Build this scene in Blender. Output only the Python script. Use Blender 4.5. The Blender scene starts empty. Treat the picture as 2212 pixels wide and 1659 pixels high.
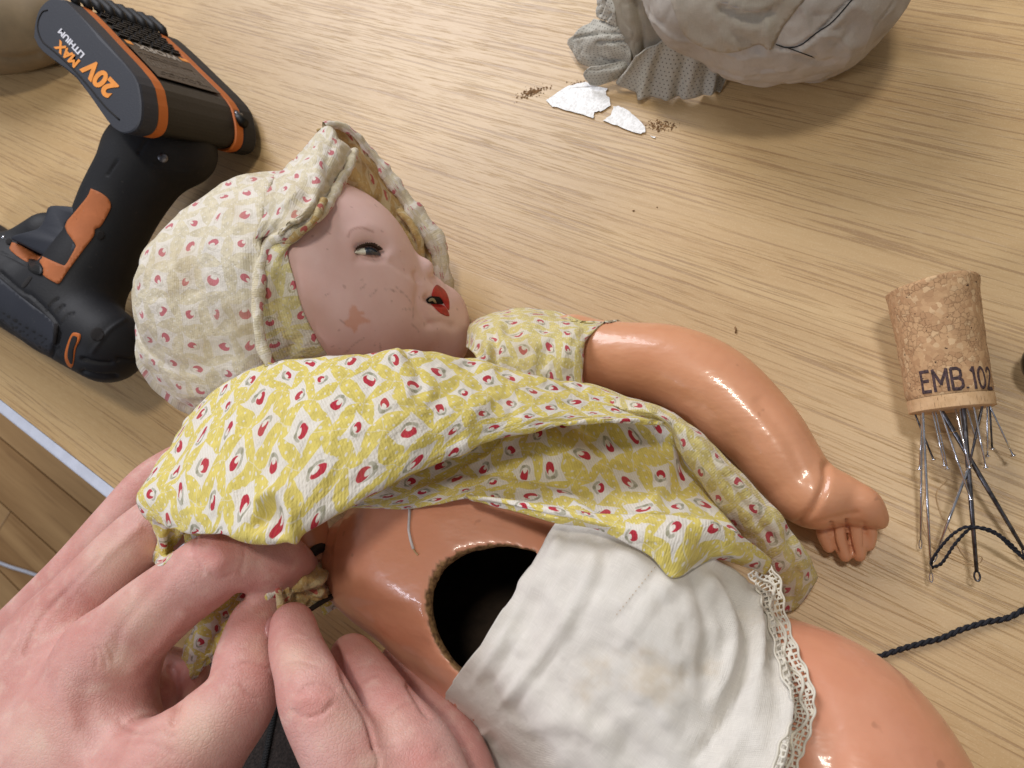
import bpy, math, random
import numpy as np
import openvdb as vdb
from mathutils import Vector, Matrix
from mathutils.bvhtree import BVHTree

random.seed(7)
rng = np.random.default_rng(7)
MM = 0.001
scene = bpy.context.scene
COL = scene.collection

# ------------------------------------------------------------------ camera
# working space: millimetres, table top at z = 0; the picture is measured on a 2212 x 1659 frame
W0, H0, FPX = 2212.0, 1659.0, 1600.0
CAMH, TILT, PHI = 290.0, math.radians(27.5), math.radians(50)
e1 = np.array([math.cos(PHI), math.sin(PHI), 0]); e2 = np.array([-math.sin(PHI), math.cos(PHI), 0]); ez = np.array([0, 0, 1.0])
CF = math.sin(TILT)*e2 - math.cos(TILT)*ez
bU = math.cos(TILT)*e2 + math.sin(TILT)*ez
bR = e1
sn, cs = math.sin(PHI), math.cos(PHI)
CR = cs*bR - sn*bU
CU = sn*bR + cs*bU
CAM = np.array([0, 0, CAMH])

def rdir(x, y):
    return CF*FPX + (x-W0/2)*CR - (y-H0/2)*CU
def P(x, y, h):
    "point (mm) at height h above the table under picture position x, y"
    d = rdir(x, y)
    return CAM + d*((h-CAMH)/d[2])
def proj(v):
    v = np.asarray(v, float)-CAM
    z = v@CF
    return np.stack([W0/2 + FPX*(v@CR)/z, H0/2 - FPX*(v@CU)/z, z], -1)
def scl(x, y, h):
    return FPX/float((P(x, y, h)-CAM)@CF)       # px per mm
def frame(p):
    "local picture axes at p: right, up, towards camera"
    V = CAM-p; V = V/np.linalg.norm(V)
    Rr = CR-(CR@V)*V; Rr /= np.linalg.norm(Rr)
    Uu = np.cross(V, Rr)
    return Rr, Uu, V

cd = bpy.data.cameras.new("camera"); cam = bpy.data.objects.new("camera", cd); COL.objects.link(cam)
scene.camera = cam
cam.matrix_world = Matrix(((CR[0], CU[0], -CF[0], 0), (CR[1], CU[1], -CF[1], 0), (CR[2], CU[2], -CF[2], CAMH*MM), (0, 0, 0, 1)))
cd.sensor_width = 36; cd.lens = 36*FPX/W0; cd.clip_start = 0.005; cd.clip_end = 50
cd.dof.use_dof = True; cd.dof.focus_distance = 0.255; cd.dof.aperture_fstop = 26

# ------------------------------------------------------------------ light
world = bpy.data.worlds.new("World"); scene.world = world; world.use_nodes = True
bg = world.node_tree.nodes["Background"]; bg.inputs[0].default_value = (0.80, 0.79, 0.79, 1); bg.inputs[1].default_value = 0.24
def area(name, loc, target, size, power, color, sy=None):
    L = bpy.data.lights.new(name, 'AREA'); L.energy = power; L.color = color; L.size = size
    if sy: L.shape = 'RECTANGLE'; L.size_y = sy
    o = bpy.data.objects.new(name, L); COL.objects.link(o); o.location = loc
    o.rotation_euler = (Vector(target)-Vector(loc)).to_track_quat('-Z', 'Y').to_euler()
    return o
area("window_light", (-0.75, 1.45, 1.2), (0, 0.05, 0), 0.85, 25, (0.95, 0.95, 1.0), 1.0)
area("ceiling_light", (0.25, 0.35, 1.9), (0, 0, 0), 0.3, 10, (1.0, 0.93, 0.82), 0.16)
area("side_window_light", (-1.3, -0.75, 1.3), (0, 0, 0.03), 0.3, 7.5, (0.82, 0.86, 1.0), 0.4)
scene.view_settings.view_transform = 'Standard'; scene.view_settings.look = 'None'
scene.view_settings.exposure = 0.1; scene.view_settings.gamma = 1.0

# ------------------------------------------------------------------ node helper
class G:
    def __init__(s, name):
        s.m = bpy.data.materials.new(name); s.m.use_nodes = True
        s.t = s.m.node_tree; s.b = s.t.nodes["Principled BSDF"]
    def n(s, typ, **kw):
        n = s.t.nodes.new(typ)
        for k, v in kw.items(): setattr(n, k, v)
        return n
    def put(s, sock, v):
        if isinstance(v, bpy.types.NodeSocket): s.t.links.new(v, sock)
        elif isinstance(v, (tuple, list)):
            sock.default_value = tuple(v)+((1.0,) if len(v) == 3 and len(sock.default_value) == 4 else ())
        else: sock.default_value = v
    def math(s, op, a, b=None, c=None, clamp=False):
        n = s.n('ShaderNodeMath', operation=op, use_clamp=clamp)
        s.put(n.inputs[0], a)
        if b is not None: s.put(n.inputs[1], b)
        if c is not None: s.put(n.inputs[2], c)
        return n.outputs[0]
    def ss(s, x, a, b):
        n = s.n('ShaderNodeMapRange', interpolation_type='SMOOTHSTEP')
        s.put(n.inputs[0], x); s.put(n.inputs[1], a); s.put(n.inputs[2], b)
        return n.outputs[0]
    def mr(s, x, a, b, c, d):
        n = s.n('ShaderNodeMapRange')
        for i, v in enumerate((x, a, b, c, d)): s.put(n.inputs[i], v)
        return n.outputs[0]
    def mix(s, f, a, b, mode='MIX'):
        n = s.n('ShaderNodeMix', data_type='RGBA', blend_type=mode)
        s.put(n.inputs[0], f); s.put(n.inputs[6], a); s.put(n.inputs[7], b)
        return n.outputs[2]
    def attr(s, name):
        return s.n('ShaderNodeAttribute', attribute_name=name).outputs['Fac']
    def coord(s, which='Object'):
        return s.n('ShaderNodeTexCoord').outputs[which]
    def mapp(s, v, scale=(1, 1, 1), rot=(0, 0, 0), loc=(0, 0, 0)):
        n = s.n('ShaderNodeMapping'); s.put(n.inputs[0], v)
        n.inputs['Scale'].default_value = scale; n.inputs['Rotation'].default_value = rot; n.inputs['Location'].default_value = loc
        return n.outputs[0]
    def noise(s, v, scale, detail=3, rough=0.5, dist=0.0, out='Fac'):
        n = s.n('ShaderNodeTexNoise'); s.put(n.inputs['Vector'], v); s.put(n.inputs['Scale'], scale)
        n.inputs['Detail'].default_value = detail; n.inputs['Roughness'].default_value = rough; n.inputs['Distortion'].default_value = dist
        return n.outputs[out]
    def vor(s, v, scale, feature='F1', out='Distance'):
        n = s.n('ShaderNodeTexVoronoi', feature=feature); s.put(n.inputs['Vector'], v); s.put(n.inputs['Scale'], scale)
        return n.outputs[out]
    def bump(s, h, strength, dist, prev=None):
        n = s.n('ShaderNodeBump'); s.put(n.inputs['Height'], h); n.inputs['Strength'].default_value = strength; n.inputs['Distance'].default_value = dist
        if prev is not None: s.put(n.inputs['Normal'], prev)
        return n.outputs[0]
    def fin(s, color=None, rough=None, normal=None, **kw):
        if color is not None: s.put(s.b.inputs['Base Color'], color)
        if rough is not None: s.put(s.b.inputs['Roughness'], rough)
        if normal is not None: s.put(s.b.inputs['Normal'], normal)
        for k, v in kw.items(): s.put(s.b.inputs[k.replace('_', ' ')], v)
        return s.m

def sr(r, g, b):
    f = lambda c: ((c/255+0.055)/1.055)**2.4 if c > 10 else c/255/12.92
    return (f(r), f(g), f(b))

# ------------------------------------------------------------------ object helpers
def tag(o, label=None, cat=None, group=None, kind=None):
    if label: o['label'] = label
    if cat: o['category'] = cat
    if group: o['group'] = group
    if kind: o['kind'] = kind
    return o
def thing(name, label, cat, at, group=None):
    o = bpy.data.objects.new(name, None); COL.objects.link(o); o.location = Vector(at)*MM
    o.empty_display_size = 0.01
    return tag(o, label, cat, group)
BVH = {}
def mesh_obj(name, v, f, mat, parent=None, smooth=True, uv=None, attrs=None, reg=None, solid=0, keep=False):
    v = np.asarray(v, float)
    org = np.zeros(3)
    if parent is None and not keep:
        lo, hi = v.min(0), v.max(0); org = np.array([(lo[0]+hi[0])/2, (lo[1]+hi[1])/2, lo[2]])
    me = bpy.data.meshes.new(name)
    me.from_pydata(((v-org)*MM).tolist() if len(v) < 200 else [tuple(q) for q in ((v-org)*MM)], [], [tuple(int(i) for i in q) for q in f])
    if smooth: me.polygons.foreach_set('use_smooth', np.ones(len(me.polygons), bool))
    if uv is not None:
        L = me.uv_layers.new(name='UVMap'); li = np.zeros(len(me.loops), int); me.loops.foreach_get('vertex_index', li)
        L.data.foreach_set('uv', np.asarray(uv, np.float32)[li].ravel())
    for k, a in (attrs or {}).items():
        A = me.attributes.new(k, 'FLOAT', 'POINT'); A.data.foreach_set('value', np.asarray(a, np.float32))
    me.update()
    o = bpy.data.objects.new(name, me); COL.objects.link(o)
    if isinstance(mat, (list, tuple)):
        for m in mat: me.materials.append(m)
    else: me.materials.append(mat)
    o.location = Vector(org)*MM
    if parent is not None:
        o.parent = parent
        w = Vector((0, 0, 0)); q = parent
        while q is not None: w += q.location; q = q.parent
        o.location = Vector(org)*MM - w
    if solid:
        md = o.modifiers.new('thickness', 'SOLIDIFY'); md.thickness = solid*MM; md.offset = -1
    if reg: BVH[reg] = BVHTree.FromPolygons([tuple(q) for q in v], [tuple(int(i) for i in q) for q in f])
    return o
def hit(p, only=None):
    "first registered surface between the camera and beyond p; returns distance or None"
    d = p-CAM; L = np.linalg.norm(d); d = d/L; best = None
    for k, t in BVH.items():
        if only and k not in only: continue
        r = t.ray_cast(Vector(CAM), Vector(d))
        if r[0] is not None and (best is None or r[3] < best): best = r[3]
    return best
def S(x, y, off=1.0, h=None, only=None):
    "point on the registered surfaces seen at x, y, lifted off mm towards the camera; h is used if nothing is there or if it is nearer"
    q = P(x, y, 20.0); d = q-CAM; d = d/np.linalg.norm(d)
    t = hit(q, only)
    best = None
    if t is not None: best = CAM+d*(t-off)
    if h is not None:
        c = P(x, y, h)
        if best is None or np.linalg.norm(c-CAM) < np.linalg.norm(best-CAM): best = c
    if best is None: best = P(x, y, 1.0)
    return best

# ------------------------------------------------------------------ noise in numpy
def _h(i, j, k):
    n = (i*374761393 + j*668265263 + k*2147483647) & 0xffffffff
    n = ((n ^ (n >> 13))*1274126177) & 0xffffffff
    return ((n ^ (n >> 16)) & 0xffff)/65535.0*2-1
def vnoise(p):
    p = np.asarray(p, float); i = np.floor(p).astype(np.int64); f = p-i; f = f*f*(3-2*f)
    out = 0
    for a in (0, 1):
        for b in (0, 1):
            for c in (0, 1):
                w = (f[..., 0] if a else 1-f[..., 0])*(f[..., 1] if b else 1-f[..., 1])*(f[..., 2] if c else 1-f[..., 2])
                out = out + w*_h(i[..., 0]+a, i[..., 1]+b, i[..., 2]+c)
    return out
def fbm(p, o=3):
    s = 0; a = 1; p = np.asarray(p, float)
    for k in range(o): s = s + a*vnoise(p*2**k+k*17.3); a *= 0.5
    return s

# ------------------------------------------------------------------ distance fields
class SDF:
    def __init__(s, lo, hi, vox):
        s.lo = np.array(lo, float); s.vox = vox
        s.n = np.ceil((np.array(hi)-s.lo)/vox).astype(int)+1
        s.ax = [(s.lo[i]+np.arange(s.n[i])*vox).astype(np.float32) for i in range(3)]
        s.d = np.full(s.n, 30.0, np.float32)
    def box(s, lo, hi):
        a = np.maximum(np.floor((lo-s.lo)/s.vox).astype(int), 0); b = np.minimum(np.ceil((hi-s.lo)/s.vox).astype(int)+1, s.n)
        return None if np.any(b <= a) else tuple(slice(a[i], b[i]) for i in range(3))
    def xyz(s, sl):
        return s.ax[0][sl[0]][:, None, None], s.ax[1][sl[1]][None, :, None], s.ax[2][sl[2]][None, None, :]
    def blend(s, sl, d, k, op):
        a = s.d[sl]
        if op == 'u':
            h = np.maximum(k-np.abs(a-d), 0)/k if k > 0 else 0
            s.d[sl] = np.minimum(a, d)-h*h*k*0.25
        else:
            d = -d; h = np.maximum(k-np.abs(a-d), 0)/k if k > 0 else 0
            s.d[sl] = np.maximum(a, d)+h*h*k*0.25
    def cone(s, a, b, ra, rb, k=3.0, op='u', flat=None):
        a = np.asarray(a, float); b = np.asarray(b, float); m = max(ra, rb)+k+4*s.vox
        sl = s.box(np.minimum(a, b)-m, np.maximum(a, b)+m)
        if sl is None: return
        X, Y, Z = s.xyz(sl); ba = b-a; L2 = float(ba@ba)+1e-9
        px, py, pz = X-a[0], Y-a[1], Z-a[2]
        t = np.clip((px*ba[0]+py*ba[1]+pz*ba[2])/L2, 0, 1)
        d = np.sqrt((px-t*ba[0])**2+(py-t*ba[1])**2+(pz-t*ba[2])**2)-(ra+(rb-ra)*t)
        s.blend(sl, d, k, op)
    def ell(s, c, M, r, k=3.0, op='u'):
        "ellipsoid, M rows = axes"
        c = np.asarray(c, float); r = np.asarray(r, float); m = max(r)+k+4*s.vox
        sl = s.box(c-m, c+m)
        if sl is None: return
        X, Y, Z = s.xyz(sl); px, py, pz = X-c[0], Y-c[1], Z-c[2]
        q = [(M[i][0]*px+M[i][1]*py+M[i][2]*pz)/r[i] for i in range(3)]
        k0 = np.sqrt(q[0]**2+q[1]**2+q[2]**2); k1 = np.sqrt((q[0]/r[0])**2+(q[1]/r[1])**2+(q[2]/r[2])**2)+1e-6
        s.blend(sl, k0*(k0-1)/k1, k, op)
    def rbox(s, c, M, r, rad, k=1.0, op='u'):
        c = np.asarray(c, float); r = np.asarray(r, float); m = float(np.linalg.norm(r))+k+4*s.vox
        sl = s.box(c-m, c+m)
        if sl is None: return
        X, Y, Z = s.xyz(sl); px, py, pz = X-c[0], Y-c[1], Z-c[2]
        q = [np.abs(M[i][0]*px+M[i][1]*py+M[i][2]*pz)-r[i]+rad for i in range(3)]
        d = np.sqrt(sum(np.maximum(v, 0)**2 for v in q))+np.minimum(np.maximum(np.maximum(q[0], q[1]), q[2]), 0)-rad
        s.blend(sl, d, k, op)
    def chain(s, nodes, k=3.0, n=9, op='u'):
        "nodes: (x, y, h, radius in picture px); one smooth tapering limb, blended into what is there with radius k"
        pr = np.array([(*P(x, y, h), r/scl(x, y, h)) for x, y, h, r in nodes])
        if len(pr) > 2: pr = cr(pr, n)
        keep = s.d; s.d = np.full(s.n, 30.0, np.float32)
        for a, b in zip(pr[:-1], pr[1:]): s.cone(a[:3], b[:3], a[3], b[3], 0.6)
        t = s.d; s.d = keep; s.blend((slice(None),)*3, t, k, op)
    def mesh(s):
        g = vdb.FloatGrid(); g.background = 30.0; g.copyFromArray(s.d.astype(float)); 
        pts, quads = g.convertToQuads(isovalue=0.0)
        v = pts*s.vox+s.lo; q = quads.astype(int)
        # orient outwards
        a, b, c = v[q[:, 0]], v[q[:, 1]], v[q[:, 2]]; n = np.cross(b-a, c-a); ctr = v[q].mean(1)
        smp = s.sample(ctr+n/(np.linalg.norm(n, axis=1)[:, None]+1e-9)*s.vox)-s.sample(ctr-n/(np.linalg.norm(n, axis=1)[:, None]+1e-9)*s.vox)
        if np.median(smp) < 0: q = q[:, ::-1]
        return v, q
    def sample(s, p):
        t = np.clip((p-s.lo)/s.vox, 0, s.n-1.001); i = t.astype(int); f = t-i; o = 0
        for a in (0, 1):
            for b in (0, 1):
                for c in (0, 1):
                    w = (f[:, 0] if a else 1-f[:, 0])*(f[:, 1] if b else 1-f[:, 1])*(f[:, 2] if c else 1-f[:, 2])
                    o = o+w*s.d[i[:, 0]+a, i[:, 1]+b, i[:, 2]+c]
        return o
def bounds(nodes, pad=8):
    pts = []
    for x, y, h, r in nodes:
        c = P(x, y, h); m = r/scl(x, y, h)+pad; pts += [c-m, c+m]
    pts = np.array(pts); return pts.min(0), pts.max(0)
def vnorm(v, q):
    q = np.asarray(q); n = np.cross(v[q[:, 2]]-v[q[:, 0]], v[q[:, -1]]-v[q[:, 1]]); o = np.zeros_like(v)
    for i in range(q.shape[1]): np.add.at(o, q[:, i], n)
    return o/(np.linalg.norm(o, axis=1)[:, None]+1e-12)
def lap(v, q, it=2, lam=0.5):
    q = np.asarray(q); e = np.concatenate([np.stack([q[:, i], q[:, (i+1) % q.shape[1]]], 1) for i in range(q.shape[1])]); e = np.concatenate([e, e[:, ::-1]])
    cnt = np.bincount(e[:, 0], minlength=len(v))[:, None]+1e-9
    for _ in range(it):
        a = np.stack([np.bincount(e[:, 0], weights=v[e[:, 1], k], minlength=len(v)) for k in range(3)], 1)/cnt
        v = v+lam*(a-v)
    return v
def pdist(xy, line):
    "distance in px from points to a polyline"
    best = np.full(len(xy), 1e9)
    L = np.array(line, float)
    if len(L) > 2: L = cr(L, 6)
    for a, b in zip(L[:-1], L[1:]):
        d = b-a; t = np.clip(((xy-a)@d)/(d@d+1e-9), 0, 1); best = np.minimum(best, np.linalg.norm(xy-(a+t[:, None]*d), axis=1))
    return best
def cr(pts, n=8):
    "Catmull-Rom through points"
    p = np.asarray(pts, float); p = np.vstack([2*p[0]-p[1], p, 2*p[-1]-p[-2]]); out = []
    for i in range(1, len(p)-2):
        t = np.arange(n)/n; t = t[:, None]
        out.append(0.5*((2*p[i])+(-p[i-1]+p[i+1])*t+(2*p[i-1]-5*p[i]+4*p[i+1]-p[i+2])*t*t+(-p[i-1]+3*p[i]-3*p[i+1]+p[i+2])*t**3))
    out.append(p[-2:-1]); return np.vstack(out)
def strokes(v, n, lines, gate=0.0):
    "raise (+) or sink (-) visible verts along picture polylines: (points, width px, mm)"
    xy = proj(v)[:, :2]; view = CAM-v; view /= np.linalg.norm(view, axis=1)[:, None]
    face = np.clip(((n*view).sum(1)-gate)*4, 0, 1); out = v.copy()
    for pts, w, a in lines:
        d = pdist(xy, pts); out += n*(a*np.exp(-(d/w)**2)*face)[:, None]
    return out
def pmask(v, n, polys, soft=3.0):
    "0..1 mask of visible verts inside picture polygons"
    xy = proj(v)[:, :2]; view = CAM-v; vis = (n*view).sum(1) > 0; m = np.zeros(len(v))
    for poly in polys:
        p = np.array(poly, float); ins = np.zeros(len(xy), bool); j = len(p)-1
        for i in range(len(p)):
            c = ((p[i, 1] > xy[:, 1]) != (p[j, 1] > xy[:, 1])) & (xy[:, 0] < (p[j, 0]-p[i, 0])*(xy[:, 1]-p[i, 1])/(p[j, 1]-p[i, 1]+1e-12)+p[i, 0])
            ins ^= c; j = i
        d = np.full(len(xy), 1e9); near = slice(None)
        q = np.vstack([p, p[:1]])
        for a, b in zip(q[:-1], q[1:]):
            e = b-a; t = np.clip(((xy-a)@e)/(e@e+1e-9), 0, 1); d = np.minimum(d, np.linalg.norm(xy-(a+t[:, None]*e), axis=1))
        m = np.maximum(m, np.clip(0.5+np.where(ins, d, -d)/(2*soft), 0, 1))
    return m*vis
def blobmask(v, spots):
    "soft spots (x, y, radius, weight) in picture px"
    xy = proj(v)[:, :2]; m = np.zeros(len(v))
    for x, y, r, w in spots: m = np.maximum(m, w*np.exp(-((xy[:, 0]-x)**2+(xy[:, 1]-y)**2)/r**2))
    return m
def tube(pts, r, n=8, close=False, taper=None):
    p = np.asarray(pts, float); m = len(p); r = np.full(m, r) if np.isscalar(r) else np.asarray(r)
    t = np.gradient(p, axis=0); t /= np.linalg.norm(t, axis=1)[:, None]+1e-12
    u = np.cross(t[0], [0.3, 0.2, 1.0]); u /= np.linalg.norm(u); V = []; F = []
    for i in range(m):
        u = u-(u@t[i])*t[i]; u /= np.linalg.norm(u); w = np.cross(t[i], u)
        for k in range(n):
            a = 2*math.pi*k/n; V.append(p[i]+r[i]*(math.cos(a)*u+math.sin(a)*w))
    for i in range(m-1):
        for k in range(n): F.append((i*n+k, i*n+(k+1) % n, (i+1)*n+(k+1) % n, (i+1)*n+k))
    F.append(tuple(range(n))[::-1]); F.append(tuple(range((m-1)*n, m*n)))
    return np.array(V), F
def join(parts):
    V = []; F = []; o = 0
    for v, f in parts:
        V.append(v); F += [tuple(i+o for i in q) for q in f]; o += len(v)
    return np.vstack(V), F
def prism(poly_top, poly_bot, bevel=0):
    "closed prism between two outlines with the same count, optional rounded rim of bevel mm"
    t = np.array(poly_top); b = np.array(poly_bot); n = len(t)
    if bevel > 0:
        ct, cb = t.mean(0), b.mean(0); ax = (ct-cb)/np.linalg.norm(ct-cb)
        ins = lambda q, c: q+(c-q)/np.linalg.norm(c-q, axis=1)[:, None]*bevel
        rings = [ins(b, cb), b+(ins(b, cb)-b)*0.3+ax*bevel*0.3, b+ax*bevel, t-ax*bevel, t+(ins(t, ct)-t)*0.3-ax*bevel*0.3, ins(t, ct)]
    else: rings = [b, t]
    V = np.vstack(rings); F = []
    for k in range(len(rings)-1):
        for i in range(n): F.append((k*n+i, k*n+(i+1) % n, (k+1)*n+(i+1) % n, (k+1)*n+i))
    F.append(tuple(range(n))[::-1]); F.append(tuple(range((len(rings)-1)*n, len(rings)*n)))
    return V, F

# ------------------------------------------------------------------ cloth patches
def patch(rows, nu=14, nv=14, cell=13.0, uv0=(0, 0), fold=None, lines=None, hug=0, only=None, wr=0.5, wf=0.09, seed=0, smooth_it=2, uvrot=0.0):
    "smooth sheet through a net of 3-D points. rows: list of equal-length lists of points (mm)"
    A = np.array([[np.asarray(p, float) for p in r] for r in rows])
    B = np.array([cr(r, nu) for r in A]); C = np.array([cr(B[:, j], nv) for j in range(B.shape[1])]).transpose(1, 0, 2)
    m, n = C.shape[:2]
    du = np.linalg.norm(np.diff(C, axis=1), axis=2).mean(0); dv = np.linalg.norm(np.diff(C, axis=0), axis=2).mean(1)
    u = np.concatenate([[0], np.cumsum(du)]); w = np.concatenate([[0], np.cumsum(dv)])
    U, Wv = np.meshgrid(u, w); c, s = math.cos(uvrot), math.sin(uvrot)
    UV = np.stack([(c*U-s*Wv)/cell+uv0[0], (s*U+c*Wv)/cell+uv0[1]], -1).reshape(-1, 2)
    v = C.reshape(-1, 3)
    q = [(i*n+j, i*n+j+1, (i+1)*n+j+1, (i+1)*n+j) for i in range(m-1) for j in range(n-1)]
    q = np.array(q); N = vnorm(v, q)
    view = CAM-v; flip = (N*view).sum(1).mean() < 0
    if flip: q = q[:, ::-1]; N = -N
    if fold is not None: v = v+N*fold(U.ravel()/max(u[-1], 1e-6), Wv.ravel()/max(w[-1], 1e-6))[:, None]
    if wr: v = v+N*((fbm(v*wf+seed*7.7, 3)-0.55*np.clip(1-np.abs(fbm(v*wf*1.3+seed+11, 2))*4, 0, 1)**2)*wr)[:, None]
    if lines: v = strokes(v, vnorm(v, q), lines, -0.2)
    if hug:
        for i in range(len(v)):
            t = hit(v[i], only); d = v[i]-CAM; L = np.linalg.norm(d)
            if t is not None and t < L+hug: v[i] = CAM+d/L*(t-hug)
        v = lap(v, q, smooth_it)
    return v, q, UV

# ------------------------------------------------------------------ materials
gd = rdir(-1775, -525); GA = math.atan2(gd[1], gd[0])        # direction of the wood grain / table edge
def m_table():
    g = G('oak_laminate'); o = g.coord('Object')
    p = g.mapp(o, rot=(0, 0, -GA))
    p = g.mapp(p, scale=(1, 1, 1))
    wob = g.noise(g.mapp(p, scale=(9, 30, 1)), 1, 2)
    pp = g.n('ShaderNodeVectorMath', operation='ADD'); g.put(pp.inputs[0], p)
    cmb = g.n('ShaderNodeCombineXYZ'); g.put(cmb.inputs[1], g.math('MULTIPLY', g.math('SUBTRACT', wob, 0.5), 0.0025)); g.put(pp.inputs[1], cmb.outputs[0])
    q = pp.outputs[0]
    broad = g.noise(g.mapp(q, scale=(1.6, 60, 1)), 1, 3, 0.55)
    mid = g.noise(g.mapp(q, scale=(9, 330, 1)), 1, 3, 0.6)
    dash = g.noise(g.mapp(q, scale=(15, 820, 1)), 1, 2, 0.45)
    dash2 = g.noise(g.mapp(q, scale=(26, 1400, 1), loc=(3, 7, 0)), 1, 2, 0.5)
    dens = g.noise(g.mapp(q, scale=(4, 90, 1)), 1, 2)
    fine = g.noise(g.mapp(p, scale=(160, 900, 1)), 1, 2)
    speck = g.noise(p, 1500, 2)
    c = g.mix(g.ss(broad, 0.2, 0.8), sr(190, 156, 108), sr(203, 172, 124))
    c = g.mix(g.math('MULTIPLY', g.ss(mid, 0.5, 0.75), 0.2), c, sr(166, 128, 84))
    d = g.math('MULTIPLY', g.math('MAXIMUM', g.ss(dash, 0.56, 0.62), g.math('MULTIPLY', g.ss(dash2, 0.57, 0.63), 0.7)), g.ss(dens, 0.28, 0.5))
    c = g.mix(g.math('MULTIPLY', d, 0.5), c, sr(132, 94, 60))
    c = g.mix(g.math('MULTIPLY', g.math('SUBTRACT', fine, 0.5, clamp=True), 0.8), c, sr(222, 196, 152))
    c = g.mix(g.math('MULTIPLY', g.ss(speck, 0.52, 0.72), 0.16), c, sr(232, 212, 172))
    h = g.math('SUBTRACT', g.math('MULTIPLY', speck, 0.25), d)
    return g.fin(c, g.mr(speck, 0.3, 0.7, 0.36, 0.46), g.bump(h, 0.3, 0.0004), Specular_IOR_Level=0.6)
M = {}
M['table'] = m_table()
def simple(name, col, rough=0.5, nscale=300, namp=0.15, bump=0.0, bscale=None, **kw):
    g = G(name); o = g.coord('Object'); n = g.noise(o, nscale, 4, 0.6)
    dark = tuple(c*(1-namp) for c in col); lite = tuple(min(1, c*(1+namp)) for c in col)
    c = g.mix(g.ss(n, 0.3, 0.7), dark, lite)
    nrm = g.bump(g.noise(o, bscale or nscale*3, 3), 0.5, bump) if bump else None
    return g.fin(c, rough, nrm, **kw)
M['edging'] = simple('white_edging', (0.62, 0.66, 0.78), 0.35, 90, 0.06)
def m_floor():
    g = G('floor_wood'); o = g.coord('Object'); p = g.mapp(o, rot=(0, 0, -GA)); oi = g.n('ShaderNodeObjectInfo').outputs['Random']
    a = g.noise(g.mapp(p, scale=(1.2, 22, 1)), 1, 3, 0.6); b = g.noise(g.mapp(p, scale=(6, 110, 1)), 1, 3)
    c = g.mix(g.ss(a, 0.3, 0.7), sr(150, 112, 68), sr(190, 152, 104)); c = g.mix(g.math('MULTIPLY', g.ss(b, 0.5, 0.7), 0.5), c, sr(128, 92, 54))
    c = g.mix(oi, c, g.mix(0.35, c, sr(205, 172, 126)))
    return g.fin(c, 0.4)
M['floor'] = m_floor()
M['dark_gap'] = simple('joint', (0.05, 0.035, 0.02), 0.8)

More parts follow.
